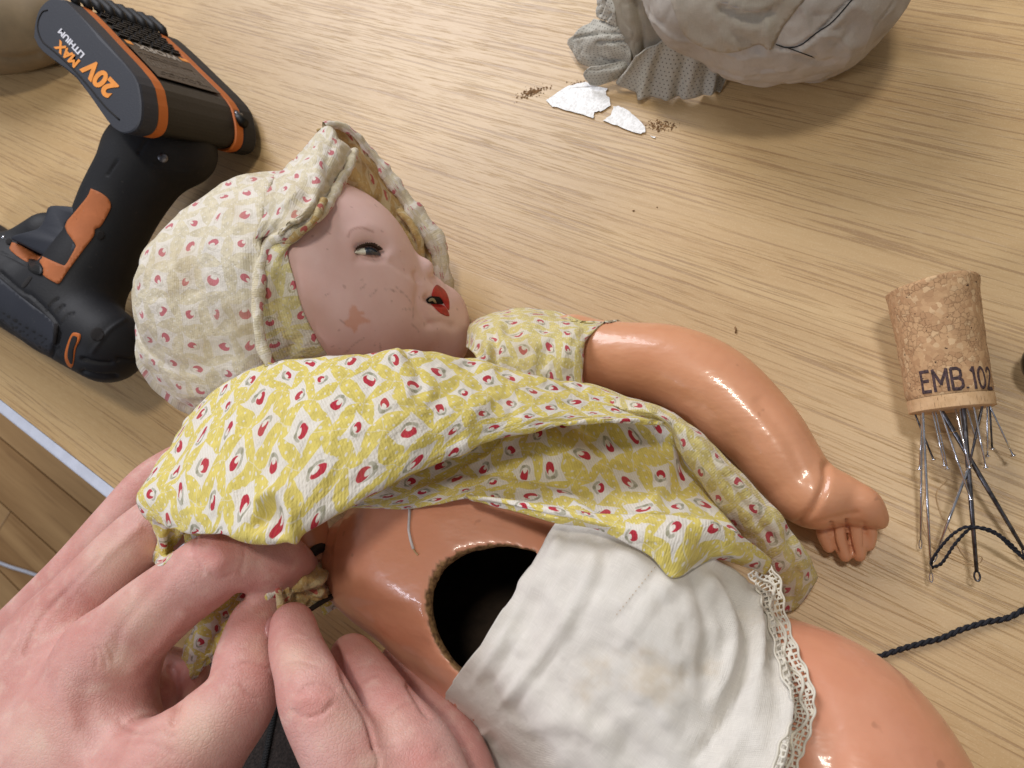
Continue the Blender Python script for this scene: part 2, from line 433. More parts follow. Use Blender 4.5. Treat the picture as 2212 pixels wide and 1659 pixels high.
def m_print(name, white, yellow, red, leaf, fade=0.0, dirt=0.15, size=1.0):
    g = G(name); uv = g.n('ShaderNodeUVMap').outputs[0]
    nz = g.noise(uv, 0.9, 2, out='Color')
    va = g.n('ShaderNodeVectorMath', operation='SCALE'); g.put(va.inputs[0], g_sub(g, nz, 0.5)); va.inputs['Scale'].default_value = 0.62
    vb = g.n('ShaderNodeVectorMath', operation='ADD'); g.put(vb.inputs[0], uv); g.put(vb.inputs[1], va.outputs[0])
    vs = g.n('ShaderNodeVectorMath', operation='SCALE'); g.put(vs.inputs[0], vb.outputs[0]); vs.inputs['Scale'].default_value = size*1.22
    s = g.n('ShaderNodeSeparateXYZ'); g.put(s.inputs[0], vs.outputs[0])
    mt = g.math
    fx = mt('SUBTRACT', mt('FRACT', s.outputs[0]), 0.5); fy = mt('SUBTRACT', mt('FRACT', s.outputs[1]), 0.5)
    cc = g.n('ShaderNodeCombineXYZ'); g.put(cc.inputs[0], mt('FLOOR', s.outputs[0])); g.put(cc.inputs[1], mt('FLOOR', s.outputs[1]))
    wn = g.n('ShaderNodeTexWhiteNoise', noise_dimensions='3D'); g.put(wn.inputs[0], cc.outputs[0]); rnd = wn.outputs[0]
    ax = mt('ABSOLUTE', fx); ay = mt('ABSOLUTE', fy)
    ragged = mt('MULTIPLY', mt('SUBTRACT', g.noise(uv, 9, 2), 0.5), 0.05)
    def lens(a, b):   # a: distance axis, b: along axis
        wv = mt('MULTIPLY', mt('SUBTRACT', 1.0, mt('MULTIPLY', mt('MULTIPLY', b, b), 4.0)), 0.215)
        e = mt('SUBTRACT', 0.5, a)
        return g.ss(mt('ADD', mt('SUBTRACT', wv, e), ragged), -0.004, 0.022), e
    rot = mt('ADD', 0.785, mt('MULTIPLY', mt('SUBTRACT', wn.outputs[0], 0.5), 0.9)); cr_, sr_ = mt('COSINE', rot), mt('SINE', rot)
    sep = g.n('ShaderNodeSeparateColor'); g.put(sep.inputs[0], wn.outputs[1])
    jx = mt('ADD', fx, mt('MULTIPLY', mt('SUBTRACT', sep.outputs[1], 0.5), 0.10)); jy = mt('ADD', fy, mt('MULTIPLY', mt('SUBTRACT', sep.outputs[2], 0.5), 0.10))
    dxr = mt('ABSOLUTE', mt('SUBTRACT', mt('MULTIPLY', jx, cr_), mt('MULTIPLY', jy, sr_))); dyr = mt('ABSOLUTE', mt('ADD', mt('MULTIPLY', jx, sr_), mt('MULTIPLY', jy, cr_)))
    dia = mt('ADD', mt('POWER', dxr, 0.78), mt('POWER', dyr, 0.78))
    yel = g.ss(mt('ADD', dia, mt('MULTIPLY', ragged, 1.2)), 0.60, 0.635)
    # pale hairlines where the printed petals meet
    l1, ex = lens(ax, fy); l2, ey = lens(ay, fx)
    hair = mt('MULTIPLY', mt('SUBTRACT', 1.0, g.ss(mt('ABSOLUTE', mt('SUBTRACT', ex, ey)), 0.008, 0.022)), 0.55)
    def dots(sc_, ph):
        u_ = mt('ADD', mt('MULTIPLY', mt('ADD', s.outputs[0], mt('MULTIPLY', s.outputs[1], 0.45)), sc_), ph); v_ = mt('ADD', mt('MULTIPLY', mt('SUBTRACT', s.outputs[1], mt('MULTIPLY', s.outputs[0], 0.45)), sc_), ph)
        a_ = mt('SUBTRACT', mt('FRACT', u_), 0.5); b_ = mt('SUBTRACT', mt('FRACT', v_), 0.5)
        return mt('SUBTRACT', 1.0, g.ss(mt('SQRT', mt('ADD', mt('MULTIPLY', a_, a_), mt('MULTIPLY', b_, b_))), 0.11, 0.2))
    dt = mt('MAXIMUM', mt('MULTIPLY', dots(4.3, 0.0), yel), mt('MULTIPLY', hair, yel))
    ang = mt('MULTIPLY', rnd, 6.283); ca, sa = mt('COSINE', ang), mt('SINE', ang)
    px = mt('SUBTRACT', mt('MULTIPLY', fx, ca), mt('MULTIPLY', fy, sa)); py = mt('ADD', mt('MULTIPLY', fx, sa), mt('MULTIPLY', fy, ca))
    def circ(x, y, r, w=0.012):
        dx = mt('SUBTRACT', px, x); dy = mt('SUBTRACT', py, y); d = mt('SQRT', mt('ADD', mt('MULTIPLY', dx, dx), mt('MULTIPLY', dy, dy)))
        return mt('SUBTRACT', 1.0, g.ss(mt('ADD', d, ragged), r-w, r+w))
    cherry = mt('MULTIPLY', circ(0.03, 0, 0.145), mt('SUBTRACT', 1.0, circ(-0.07, 0.0, 0.07)))
    leafm = mt('MULTIPLY', mt('MULTIPLY', circ(-0.045, 0.0, 0.195), mt('SUBTRACT', 1.0, circ(-0.01, 0.0, 0.145))), g.ss(px, 0.0, -0.05))
    stem = mt('MULTIPLY', circ(-0.2, 0.03, 0.05), 0.7)
    stain = g.ss(g.noise(uv, 0.7, 3), 0.45, 0.75)
    mott = g.noise(uv, 5, 3)
    c = g.mix(yel, white, g.mix(g.ss(mott, 0.35, 0.65), yellow, tuple(min(1, k*1.18) for k in yellow)))
    c = g.mix(mt('MULTIPLY', dt, 0.85), c, white)
    c = g.mix(mt('MULTIPLY', mt('MULTIPLY', mt('ADD', leafm, stem), mt('SUBTRACT', 1.0, yel)), 0.7, clamp=True), c, leaf)
    c = g.mix(mt('MULTIPLY', cherry, 1-fade), c, red)
    c = g.mix(mt('MULTIPLY', stain, dirt), c, sr(176, 152, 104))
    # weave: fine cords
    wv = g.n('ShaderNodeTexWave', bands_direction='X'); g.put(wv.inputs[0], uv); wv.inputs['Scale'].default_value = 5.2; wv.inputs['Distortion'].default_value = 0.6; wv.inputs['Detail'].default_value = 1
    fib = g.noise(g.mapp(uv, scale=(60, 12, 1)), 1, 2)
    c = g.mix(mt('MULTIPLY', wv.outputs['Fac'], 0.10), c, tuple(k*0.55 for k in yellow))
    b1 = g.bump(wv.outputs['Fac'], 0.3, 0.0002); b2 = g.bump(g.noise(uv, 1.7, 5, 0.65), 0.55, 0.003, b1); b3 = g.bump(fib, 0.25, 0.0002, b2)
    return g.fin(c, 0.85, b3, Specular_IOR_Level=0.25, Sheen_Weight=0.15)
def g_sub(g, v, k):
    n = g.n('ShaderNodeVectorMath', operation='SUBTRACT'); g.put(n.inputs[0], v); n.inputs[1].default_value = (k, k, k); return n.outputs[0]
M['print'] = m_print('cherry_print', sr(228, 222, 212), sr(210, 193, 104), sr(182, 32, 60), sr(150, 148, 128))
M['print_faded'] = m_print('faded_cherry_print', sr(228, 221, 209), sr(208, 198, 172), sr(190, 68, 90), sr(210, 202, 186), 0.15, 0.45)
M['print_side'] = m_print('side_cherry_print', sr(216, 208, 190), sr(202, 190, 136), sr(188, 60, 82), sr(180, 170, 140), 0.1, 0.4)
M['print_tan'] = m_print('tanned_cherry_lining', sr(196, 178, 138), sr(176, 148, 96), sr(170, 70, 70), sr(160, 142, 104), 0.1, 0.7)

def m_comp(name, a, b, rough=0.26, coat=0.4, wear=True):
    g = G(name); o = g.coord('Object'); n = g.noise(o, 26, 4, 0.6); f = g.noise(o, 420, 3)
    c = g.mix(g.ss(n, 0.3, 0.7), a, b)
    pit = g.ss(g.noise(o, 150, 2), 0.72, 0.78)
    c = g.mix(g.math('MULTIPLY', pit, 0.35), c, tuple(k*0.45 for k in a))
    cut = g.attr('cut'); 
    if wear: c = g.mix(cut, c, g.mix(g.ss(g.noise(o, 700, 3), 0.3, 0.7), sr(92, 62, 36), sr(160, 122, 78)))
    r = g.math('ADD', rough, g.math('MULTIPLY', g.math('ADD', g.noise(o, 60, 3), g.math('MULTIPLY', cut, 3.0)), 0.14))
    nb = g.bump(g.noise(g.mapp(o, scale=(50, 110, 80)), 1, 3, 0.55), 0.3, 0.0018, g.bump(f, 0.2, 0.0003))
    c = g.mix(g.math('MULTIPLY', g.ss(g.noise(o, 14, 5, 0.7), 0.55, 0.8), 0.25), c, tuple(k*0.72 for k in a))
    return g.fin(c, r, nb, Coat_Weight=g.math('MULTIPLY', g.math('SUBTRACT', 1.0, cut), coat) if wear else coat, Coat_Roughness=0.09, Coat_Normal=nb, Subsurface_Weight=0.06, Subsurface_Radius=(0.004, 0.002, 0.001), Subsurface_Scale=0.3)
M['compo'] = m_comp('orange_composition', sr(212, 146, 108), sr(222, 160, 122))
M['compo_pink'] = m_comp('salmon_composition', sr(216, 148, 116), sr(226, 162, 132))
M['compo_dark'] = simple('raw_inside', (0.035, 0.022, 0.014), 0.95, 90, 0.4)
def m_face():
    g = G('painted_face'); o = g.coord('Object'); n = g.noise(o, 40, 4, 0.6)
    c = g.mix(g.ss(n, 0.3, 0.7), sr(220, 180, 172), sr(228, 192, 185))
    c = g.mix(g.math('MULTIPLY', g.attr('bare'), 0.55), c, sr(206, 138, 104))
    c = g.mix(g.math('MULTIPLY', g.attr('scratch'), 0.5), c, sr(120, 84, 76))
    c = g.mix(g.math('MULTIPLY', g.attr('brow'), 0.45), c, sr(134, 78, 58))
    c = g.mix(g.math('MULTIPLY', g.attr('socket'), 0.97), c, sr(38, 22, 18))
    c = g.mix(g.math('MULTIPLY', g.ss(g.noise(o, 260, 2), 0.68, 0.75), 0.3), c, sr(140, 96, 84))
    return g.fin(c, g.math('ADD', 0.42, g.math('MULTIPLY', n, 0.15)), g.bump(g.noise(o, 700, 3), 0.3, 0.0002), Specular_IOR_Level=0.45, Subsurface_Weight=0.05, Subsurface_Scale=0.3)
M['face'] = m_face()
M['lips'] = simple('red_lip_paint', sr(166, 34, 28), 0.45, 500, 0.2)
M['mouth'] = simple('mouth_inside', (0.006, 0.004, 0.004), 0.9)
M['teeth'] = simple('ivory_teeth', sr(150, 138, 108), 0.4)
M['eye_white'] = simple('eye_white', sr(225, 222, 205), 0.15)
M['iris'] = simple('grey_iris', sr(52, 60, 70), 0.12, 900, 0.4)
M['lash'] = simple('brown_lash', sr(62, 42, 30), 0.8)

def m_skin():
    g = G('hand_skin'); o = g.coord('Object')
    n = g.noise(o, 55, 4, 0.6); n2 = g.noise(o, 150, 3, 0.6)
    c = g.mix(g.ss(n, 0.32, 0.68), sr(200, 143, 134), sr(216, 168, 159))
    c = g.mix(g.math('MULTIPLY', g.ss(n2, 0.5, 0.75), 0.4), c, sr(226, 198, 182))
    c = g.mix(g.math('MULTIPLY', g.attr('red'), 0.45), c, sr(206, 118, 112))
    c = g.mix(g.math('MULTIPLY', g.attr('pale'), 0.7), c, sr(232, 204, 182))
    c = g.mix(g.math('MULTIPLY', g.attr('crease'), 0.16), c, sr(176, 108, 100))
    fr = g.ss(g.noise(o, 330, 2), 0.7, 0.76)
    c = g.mix(g.math('MULTIPLY', fr, 0.18), c, sr(176, 110, 92))
    cell = g.vor(o, 900, 'DISTANCE_TO_EDGE')
    wr = g.noise(g.mapp(o, scale=(260, 700, 400), rot=(0, 0, 0.7)), 1, 3, 0.6)
    b = g.bump(g.ss(cell, 0.0, 0.2), 0.35, 0.0002, g.bump(wr, 0.28, 0.0004, g.bump(g.noise(o, 190, 4, 0.6), 0.25, 0.0006)))
    return g.fin(c, g.math('ADD', 0.42, g.math('MULTIPLY', n2, 0.12)), b, Subsurface_Weight=0.18, Subsurface_Radius=(1.0, 0.35, 0.2), Subsurface_Scale=0.004, Specular_IOR_Level=0.4)
M['skin'] = m_skin()
M['nail'] = simple('fingernail', sr(206, 150, 148), 0.25, 200, 0.06)

def m_weave(name, a, b, scale=900, stain=None, trans=0.0, holes=False, s2=0.3):
    g = G(name); uv = g.n('ShaderNodeUVMap').outputs[0]; o = g.coord('Object')
    w1 = g.noise(g.mapp(uv, scale=(90, 3, 1)), 1, 3, 0.6); w2 = g.noise(g.mapp(uv, scale=(3, 90, 1)), 1, 3, 0.6)
    n = g.noise(o, 22, 4, 0.6)
    c = g.mix(g.ss(n, 0.3, 0.7), a, b)
    c = g.mix(g.math('MULTIPLY', g.ss(g.math('ADD', w1, w2), 0.9, 1.25), 0.35), c, tuple(min(1, k*1.25) for k in b))
    if stain: c = g.mix(g.math('MULTIPLY', g.ss(g.noise(o, 38, 4, 0.65), 0.55, 0.8), s2), c, stain)
    if holes:
        s = g.n('ShaderNodeSeparateXYZ'); g.put(s.inputs[0], uv)
        yy = g.math('MULTIPLY', s.outputs[1], 6.0); sh = g.math('MULTIPLY', g.math('MODULO', g.math('FLOOR', yy), 2.0), 0.5)
        dx = g.math('SUBTRACT', g.math('FRACT', g.math('ADD', g.math('MULTIPLY', s.outputs[0], 5.0), sh)), 0.5); dy = g.math('SUBTRACT', g.math('FRACT', yy), 0.5)
        d = g.math('SQRT', g.math('ADD', g.math('MULTIPLY', dx, dx), g.math('MULTIPLY', dy, dy)))
        c = g.mix(g.math('MULTIPLY', g.math('SUBTRACT', 1.0, g.ss(d, 0.13, 0.2)), 0.75), c, sr(70, 64, 58))
    wa = g.n('ShaderNodeTexWave', bands_direction='X'); g.put(wa.inputs[0], uv); wa.inputs['Scale'].default_value = 9.0; wa.inputs['Distortion'].default_value = 1.0
    wb = g.n('ShaderNodeTexWave', bands_direction='Y'); g.put(wb.inputs[0], uv); wb.inputs['Scale'].default_value = 9.0; wb.inputs['Distortion'].default_value = 1.0
    chk = g.math('ADD', g.math('ADD', w1, w2), g.math('MULTIPLY', g.math('MULTIPLY', wa.outputs['Fac'], wb.outputs['Fac']), 0.8))
    b1 = g.bump(chk, 0.5, 0.0004, g.bump(g.noise(o, 130, 4, 0.6), 0.5, 0.0016))
    return g.fin(c, 0.9, b1, Specular_IOR_Level=0.2, Sheen_Weight=0.1)
M['white_cotton'] = m_weave('white_cotton', sr(218, 212, 202), sr(231, 226, 218), stain=sr(196, 168, 120), s2=0.5)
M['grey_cotton'] = m_weave('grey_cotton', sr(174, 166, 156), sr(198, 191, 182), stain=sr(140, 118, 86), s2=0.5)
M['ticking'] = m_weave('cream_ticking', sr(168, 160, 144), sr(188, 180, 166), stain=sr(150, 130, 98), s2=0.4)
M['eyelet'] = m_weave('eyelet_frill', sr(176, 172, 160), sr(200, 197, 186), stain=sr(130, 112, 84), holes=True)
M['lace'] = simple('cream_lace', sr(226, 220, 206), 0.85, 200, 0.08)
M['trousers'] = simple('dark_trousers', sr(50, 42, 38), 0.95, 700, 0.5, 0.0015, 900)
M['tan_pad'] = simple('tan_pad', sr(126, 108, 80), 0.8, 60, 0.12)

def plastic(name, col, rough, dust=0.25):
    g = G(name); o = g.coord('Object'); n = g.noise(o, 35, 5, 0.65); f = g.noise(o, 900, 2)
    c = g.mix(g.math('MULTIPLY', g.ss(n, 0.45, 0.8), dust), col, tuple(min(1, k*1.7+0.02) for k in col))
    sp = g.ss(g.noise(o, 450, 2), 0.70, 0.76); c = g.mix(g.math('MULTIPLY', sp, dust*0.6), c, sr(150, 140, 125))
    return g.fin(c, g.math('ADD', rough, g.math('MULTIPLY', n, 0.12)), g.bump(f, 0.25, 0.0003), Specular_IOR_Level=0.32)
M['black_rubber'] = plastic('black_rubber', sr(16, 17, 22), 0.55, 0.10)
M['black_gloss'] = plastic('black_plastic', sr(10, 10, 11), 0.42, 0.05)
M['slate'] = plastic('slate_plastic', sr(38, 41, 50), 0.55, 0.12)
M['orange'] = plastic('orange_plastic', sr(178, 94, 34), 0.5, 0.35)
M['orange_grip'] = plastic('orange_rubber', sr(170, 98, 54), 0.6, 0.5)
M['orange_print'] = simple('orange_lettering', sr(226, 140, 42), 0.45, 300, 0.08)
M['white_print'] = simple('white_lettering', sr(205, 205, 212), 0.5, 300, 0.08)
M['label'] = plastic('dark_brown_label', sr(44, 32, 24), 0.4, 0.2)
M['grey_print'] = simple('grey_lettering', sr(88, 80, 72), 0.5, 400, 0.2)
M['pale_print'] = simple('worn_pale_lettering', sr(150, 144, 136), 0.5, 500, 0.25)
M['steel'] = simple('steel', (0.72, 0.74, 0.80), 0.18, 300, 0.2, Metallic=1.0)
M['dark_steel'] = simple('darkened_steel', (0.16, 0.16, 0.18), 0.32, 400, 0.5, Metallic=1.0)
M['thread'] = simple('navy_black_thread', sr(26, 28, 38), 0.8, 1500, 0.4)
M['tan_thread'] = simple('pale_tan_thread', sr(196, 164, 122), 0.8)
M['white_thread'] = simple('white_thread', sr(205, 200, 200), 0.6)
M['elastic'] = simple('black_elastic', sr(20, 20, 20), 0.7, 900, 0.4)
M['knob'] = simple('black_gloss_knob', sr(14, 13, 16), 0.12, 100, 0.1)
def m_flake():
    g = G('white_flake'); o = g.coord('Object'); v = g.noise(o, 900, 3, 0.7)
    c = g.mix(g.ss(v, 0.35, 0.65), sr(228, 228, 226), sr(255, 255, 255))
    return g.fin(c, g.mr(v, 0.3, 0.7, 0.6, 0.25), g.bump(v, 0.4, 0.0003))
M['flake'] = m_flake()
M['crumb'] = simple('brown_crumb', sr(132, 100, 66), 0.9, 900, 0.4)
def m_cork(disc):
    g = G('natural_cork' if disc else 'agglomerated_cork'); o = g.coord('Object')
    if disc:
        c = g.mix(g.ss(g.noise(o, 220, 3), 0.3, 0.7), sr(198, 160, 116), sr(216, 180, 138))
        uv = g.n('ShaderNodeUVMap').outputs[0]
        lent = g.ss(g.noise(g.mapp(uv, scale=(46, 3, 1)), 1, 3, 0.7), 0.6, 0.68)
        c = g.mix(lent, c, sr(112, 70, 46)); h = g.math('MULTIPLY', lent, -1.0)
    else:
        v = g.n('ShaderNodeTexVoronoi', feature='F1'); dp = g.n('ShaderNodeVectorMath', operation='ADD'); g.put(dp.inputs[0], g.mapp(o, scale=(560, 560, 820), rot=(0.4, 0.2, 0.3)))
        g.put(dp.inputs[1], g_sub(g, g.noise(o, 700, 4, 0.7, out='Color'), 0.5)); g.put(v.inputs['Vector'], dp.outputs[0]); v.inputs['Scale'].default_value = 1.0
        sep = g.n('ShaderNodeSeparateColor'); g.put(sep.inputs[0], v.outputs['Color'])
        c = g.mix(sep.outputs[0], sr(178, 138, 100), sr(200, 162, 120)); c = g.mix(g.math('MULTIPLY', g.ss(sep.outputs[1], 0.85, 0.9), 0.5), c, sr(222, 192, 150))
        e = g.vor(dp.outputs[0], 1.0, 'DISTANCE_TO_EDGE'); gap = g.math('MULTIPLY', g.math('SUBTRACT', 1.0, g.ss(e, 0.0, 0.10)), g.ss(g.noise(o, 160, 2), 0.42, 0.6))
        c = g.mix(g.math('MULTIPLY', gap, 0.4), c, sr(128, 88, 58))
        hole = g.ss(g.noise(o, 520, 2), 0.70, 0.73); c = g.mix(g.math('MULTIPLY', hole, 0.9), c, sr(60, 38, 24)); h = g.math('MULTIPLY', g.math('ADD', gap, hole), -1.0)
    return g.fin(c, 0.8, g.bump(h, 0.5, 0.0006, g.bump(g.noise(o, 900, 3), 0.4, 0.0003)))
M['cork'] = m_cork(False); M['cork_disc'] = m_cork(True)
M['ink'] = simple('faded_ink', sr(70, 52, 54), 0.8, 1300, 0.6)

# ------------------------------------------------------------------ table, floor
def table():
    gx = np.array([math.cos(GA), math.sin(GA), 0]); a0 = P(0, 862, 0); gy = np.array([-gx[1], gx[0], 0])
    if (P(1500, 400, 0)-a0)@gy < 0: gy = -gy
    t = thing('table', 'oak laminate table top with white edging under the doll and tools', 'table', a0)
    A = lambda s, d, z: a0+gx*s+gy*d+np.array([0, 0, z])
    s0, s1 = -900, 900
    inner = P(0, 885, 0); w = abs((a0-inner)@gy)
    sec = [(0, 0), (900, 0), (900, -25), (0, -25)]
    v = np.array([A(s, d, z) for s in (s0, s1) for d, z in sec]); f = [(0, 1, 5, 4), (1, 2, 6, 5), (2, 3, 7, 6), (3, 0, 4, 7), (3, 2, 1, 0), (4, 5, 6, 7)]
    mesh_obj('tabletop', v, f, M['table'], t, smooth=False)
    prof = [(-0.3, -25), (-0.3, 0.05)]+[(-w+2.2+(2.0)*math.cos(math.radians(q))-2.2, -1.95+2.0*math.sin(math.radians(q))) for q in (90, 120, 150, 180)]+[(-w-2.0, -25)]
    k = len(prof); v = np.array([A(s, d, z) for s in (s0, s1) for d, z in prof]); f = [(i, (i+1) % k, k+(i+1) % k, k+i) for i in range(k)]+[tuple(range(k))[::-1], tuple(range(k, 2*k))]
    mesh_obj('edging_strip', v, f, M['edging'], t, smooth=False)
    # floor of planks 720 mm below
    fl = bpy.data.objects.new('floor', None); COL.objects.link(fl); fl['kind'] = 'structure'; fl['label'] = 'light wood plank floor far below the table'; fl.location = (0, 0, -0.72)
    pw = 95; n = 0; me = None
    for r in range(-2, 22):
        for c in range(-2, 3):
            x0 = c*900+(r % 3)*300; 
            if me is None:
                e = 1.2; q = np.array([(e, e, -9), (900-e, e, -9), (900-e, pw-e, -9), (e, pw-e, -9), (e, e, -0.8), (900-e, e, -0.8), (900-e, pw-e, -0.8), (e, pw-e, -0.8), (e+1, e+1, 0), (899-e, e+1, 0), (899-e, pw-e-1, 0), (e+1, pw-e-1, 0)])
                v = np.array([gx*a-gy*b+np.array([0, 0, z]) for a, b, z in q])
                f = [(3, 2, 1, 0), (8, 9, 10, 11)]+[(i, (i+1) % 4, 4+(i+1) % 4, 4+i) for i in range(4)]+[(4+i, 4+(i+1) % 4, 8+(i+1) % 4, 8+i) for i in range(4)]
                o = mesh_obj('plank', v, f, M['floor'], fl, smooth=False, keep=True); me = o.data
            else:
                o = bpy.data.objects.new('plank', me); COL.objects.link(o); o.parent = fl
            pos = a0+gx*x0-gy*(r*pw-150); o.location = (pos[0]*MM, pos[1]*MM, 0)
    c0 = a0-gy*900; v = np.array([a0+gx*s-gy*d+np.array([0, 0, -730]) for s, d in ((-2500, -500), (2500, -500), (2500, 2600), (-2500, 2600))])
    mesh_obj('floor_base', v, [(0, 1, 2, 3)], M['dark_gap'], fl)
    # pale cable lying on the floor
    pts = cr([P(-120, 1165, -716), P(0, 1216, -716), P(60, 1236, -716), P(110, 1254, -716), P(230, 1300, -716), P(420, 1340, -716)], 8)
    v, f = tube(pts, 3.2, 8); tag(mesh_obj('cable', v, f, M['edging']), 'thin white cable lying on the wood floor beside the hand', 'cable')
table()

# ------------------------------------------------------------------ doll
doll = thing('doll', 'old composition baby doll in cherry print bonnet and dress lying on its back', 'doll', P(1100, 1100, 0))

def build_body():
    nodes = [(792, 1212, 44, 108), (852, 1225, 43, 138), (935, 1232, 42, 180), (1070, 1290, 38, 226), (1290, 1470, 40, 226), (1450, 1620, 42, 240)]
    extra = [(1180, 1010, 36, 120), (950, 1120, 44, 150)]
    lo, hi = bounds(nodes+extra+[(1500, 1900, 40, 250)], 8)
    lo[2] = min(lo[2], 0); s = SDF(lo, hi, 1.0)
    s.chain(nodes, 14); s.chain(extra, 22)
    s.chain([(1310, 1470, 40, 224), (1600, 1850, 42, 260)], 10)
    hc = P(1088, 1328, 66); sc = scl(1088, 1328, 66); ax = np.array([0.22, -0.04, -1.0]); ax /= np.linalg.norm(ax)
    outer = s.d.copy(); inner = outer+4.6
    s.d = np.maximum(outer, -inner)
    X, Y, Z = s.xyz((slice(None),)*3); px, py, pz = X-hc[0], Y-hc[1], Z-hc[2]
    t = px*ax[0]+py*ax[1]+pz*ax[2]; r = np.sqrt(np.maximum((px-t*ax[0])**2+(py-t*ax[1])**2+(pz-t*ax[2])**2, 0))
    ang = np.arctan2(py-t*ax[1], px-t*ax[0]); R = 143/sc+0.7*fbm(np.stack(np.broadcast_arrays(np.cos(ang)*3, np.sin(ang)*3, Z*0.08), -1), 4)
    s.d = np.where(Z > 30, np.maximum(s.d, R-r), s.d)
    v, q = s.mesh(); v = lap(v, q, 7)
    tmp = s.d; s.d = outer; do = s.sample(v); s.d = tmp
    n = vnorm(v, q)
    v = strokes(v, n, [([(905, 1395), (890, 1440), (900, 1480), (930, 1530)], 26, -0.9)])
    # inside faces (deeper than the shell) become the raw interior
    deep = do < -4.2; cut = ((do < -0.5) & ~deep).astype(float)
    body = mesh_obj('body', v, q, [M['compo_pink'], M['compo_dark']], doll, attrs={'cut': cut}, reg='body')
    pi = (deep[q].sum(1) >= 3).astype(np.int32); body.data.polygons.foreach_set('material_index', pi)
    # register a closed copy for draping
    s.d = outer; v2, q2 = s.mesh(); BVH['body'] = BVHTree.FromPolygons([tuple(a) for a in v2], [tuple(int(i) for i in a) for a in q2])
    return body
build_body()

def build_arm():
    nodes = [(1235, 745, 22, 66), (1280, 763, 22, 72), (1350, 777, 22, 80), (1450, 795, 21, 91), (1545, 843, 20, 95), (1640, 929, 19, 86), (1690, 995, 18, 79), (1738, 1058, 17, 70), (1775, 1080, 16, 52)]
    lo, hi = bounds(nodes+[(1900, 1180, 14, 30)], 8); s = SDF(lo, hi, 0.7)
    s.chain(nodes[:-1], 3)
    s.chain([(1730, 1055, 17, 66), (1765, 1075, 18, 58)], 2)
    s.chain([(1760, 1075, 18, 60), (1815, 1068, 18, 44), (1870, 1090, 17, 30)], 5)
    s.chain([(1865, 1085, 18, 30), (1893, 1112, 15, 22), (1901, 1128, 12, 15)], 3)
    s.chain([(1770, 1085, 15, 40), (1850, 1105, 14, 30)], 5)
    for a, b, c, r in (((1780, 1112), (1778, 1150), (1791, 1184), 13), ((1808, 1116), (1812, 1162), (1826, 1202), 14.5), ((1843, 1112), (1851, 1160), (1856, 1200), 16), ((1868, 1108), (1881, 1145), (1878, 1180), 12)):
        s.chain([(*a, 13, r), (*b, 10, r), (*c, 7, r*0.85)], 0.5)
    v, q = s.mesh(); n = vnorm(v, q)
    v = strokes(v, n, [([(1720, 1135), (1757, 1098), (1782, 1045), (1785, 1005)], 9, -1.3), ([(1735, 1142), (1790, 1122), (1850, 1108)], 6, -0.4),
                       ([(1640, 870), (1700, 950), (1735, 1030)], 14, -0.5), ([(1797, 1130), (1800, 1165), (1808, 1190)], 3, -1.2), ([(1829, 1125), (1834, 1165), (1842, 1195)], 3, -1.4), ([(1866, 1130), (1868, 1160), (1867, 1180)], 2.5, -1.0)])
    mesh_obj('arm', v, q, M['compo'], doll, reg='arm')
    # far shoulder stub of the other arm, seen between finger and chest
    nodes = [(640, 1120, 62, 60), (668, 1190, 58, 48), (680, 1230, 52, 34)]
    lo, hi = bounds(nodes, 6); s = SDF(lo, hi, 0.8); s.chain(nodes, 3); v, q = s.mesh()
    mesh_obj('arm', v, q, M['compo'], doll)
build_arm()

def build_leg():
    nodes = [(1640, 1490, 36, 165), (1790, 1640, 36, 243), (1900, 1900, 38, 275)]
    lo, hi = bounds(nodes, 8); hi[1] = min(hi[1], 1e9); s = SDF(lo, hi, 1.1); s.chain(nodes, 6)
    v, q = s.mesh(); v = strokes(v, vnorm(v, q), [([(1700, 1380), (1790, 1530), (1800, 1659)], 30, -0.6)])
    mesh_obj('leg', v, q, M['compo_pink'], doll, reg='leg')
build_leg()

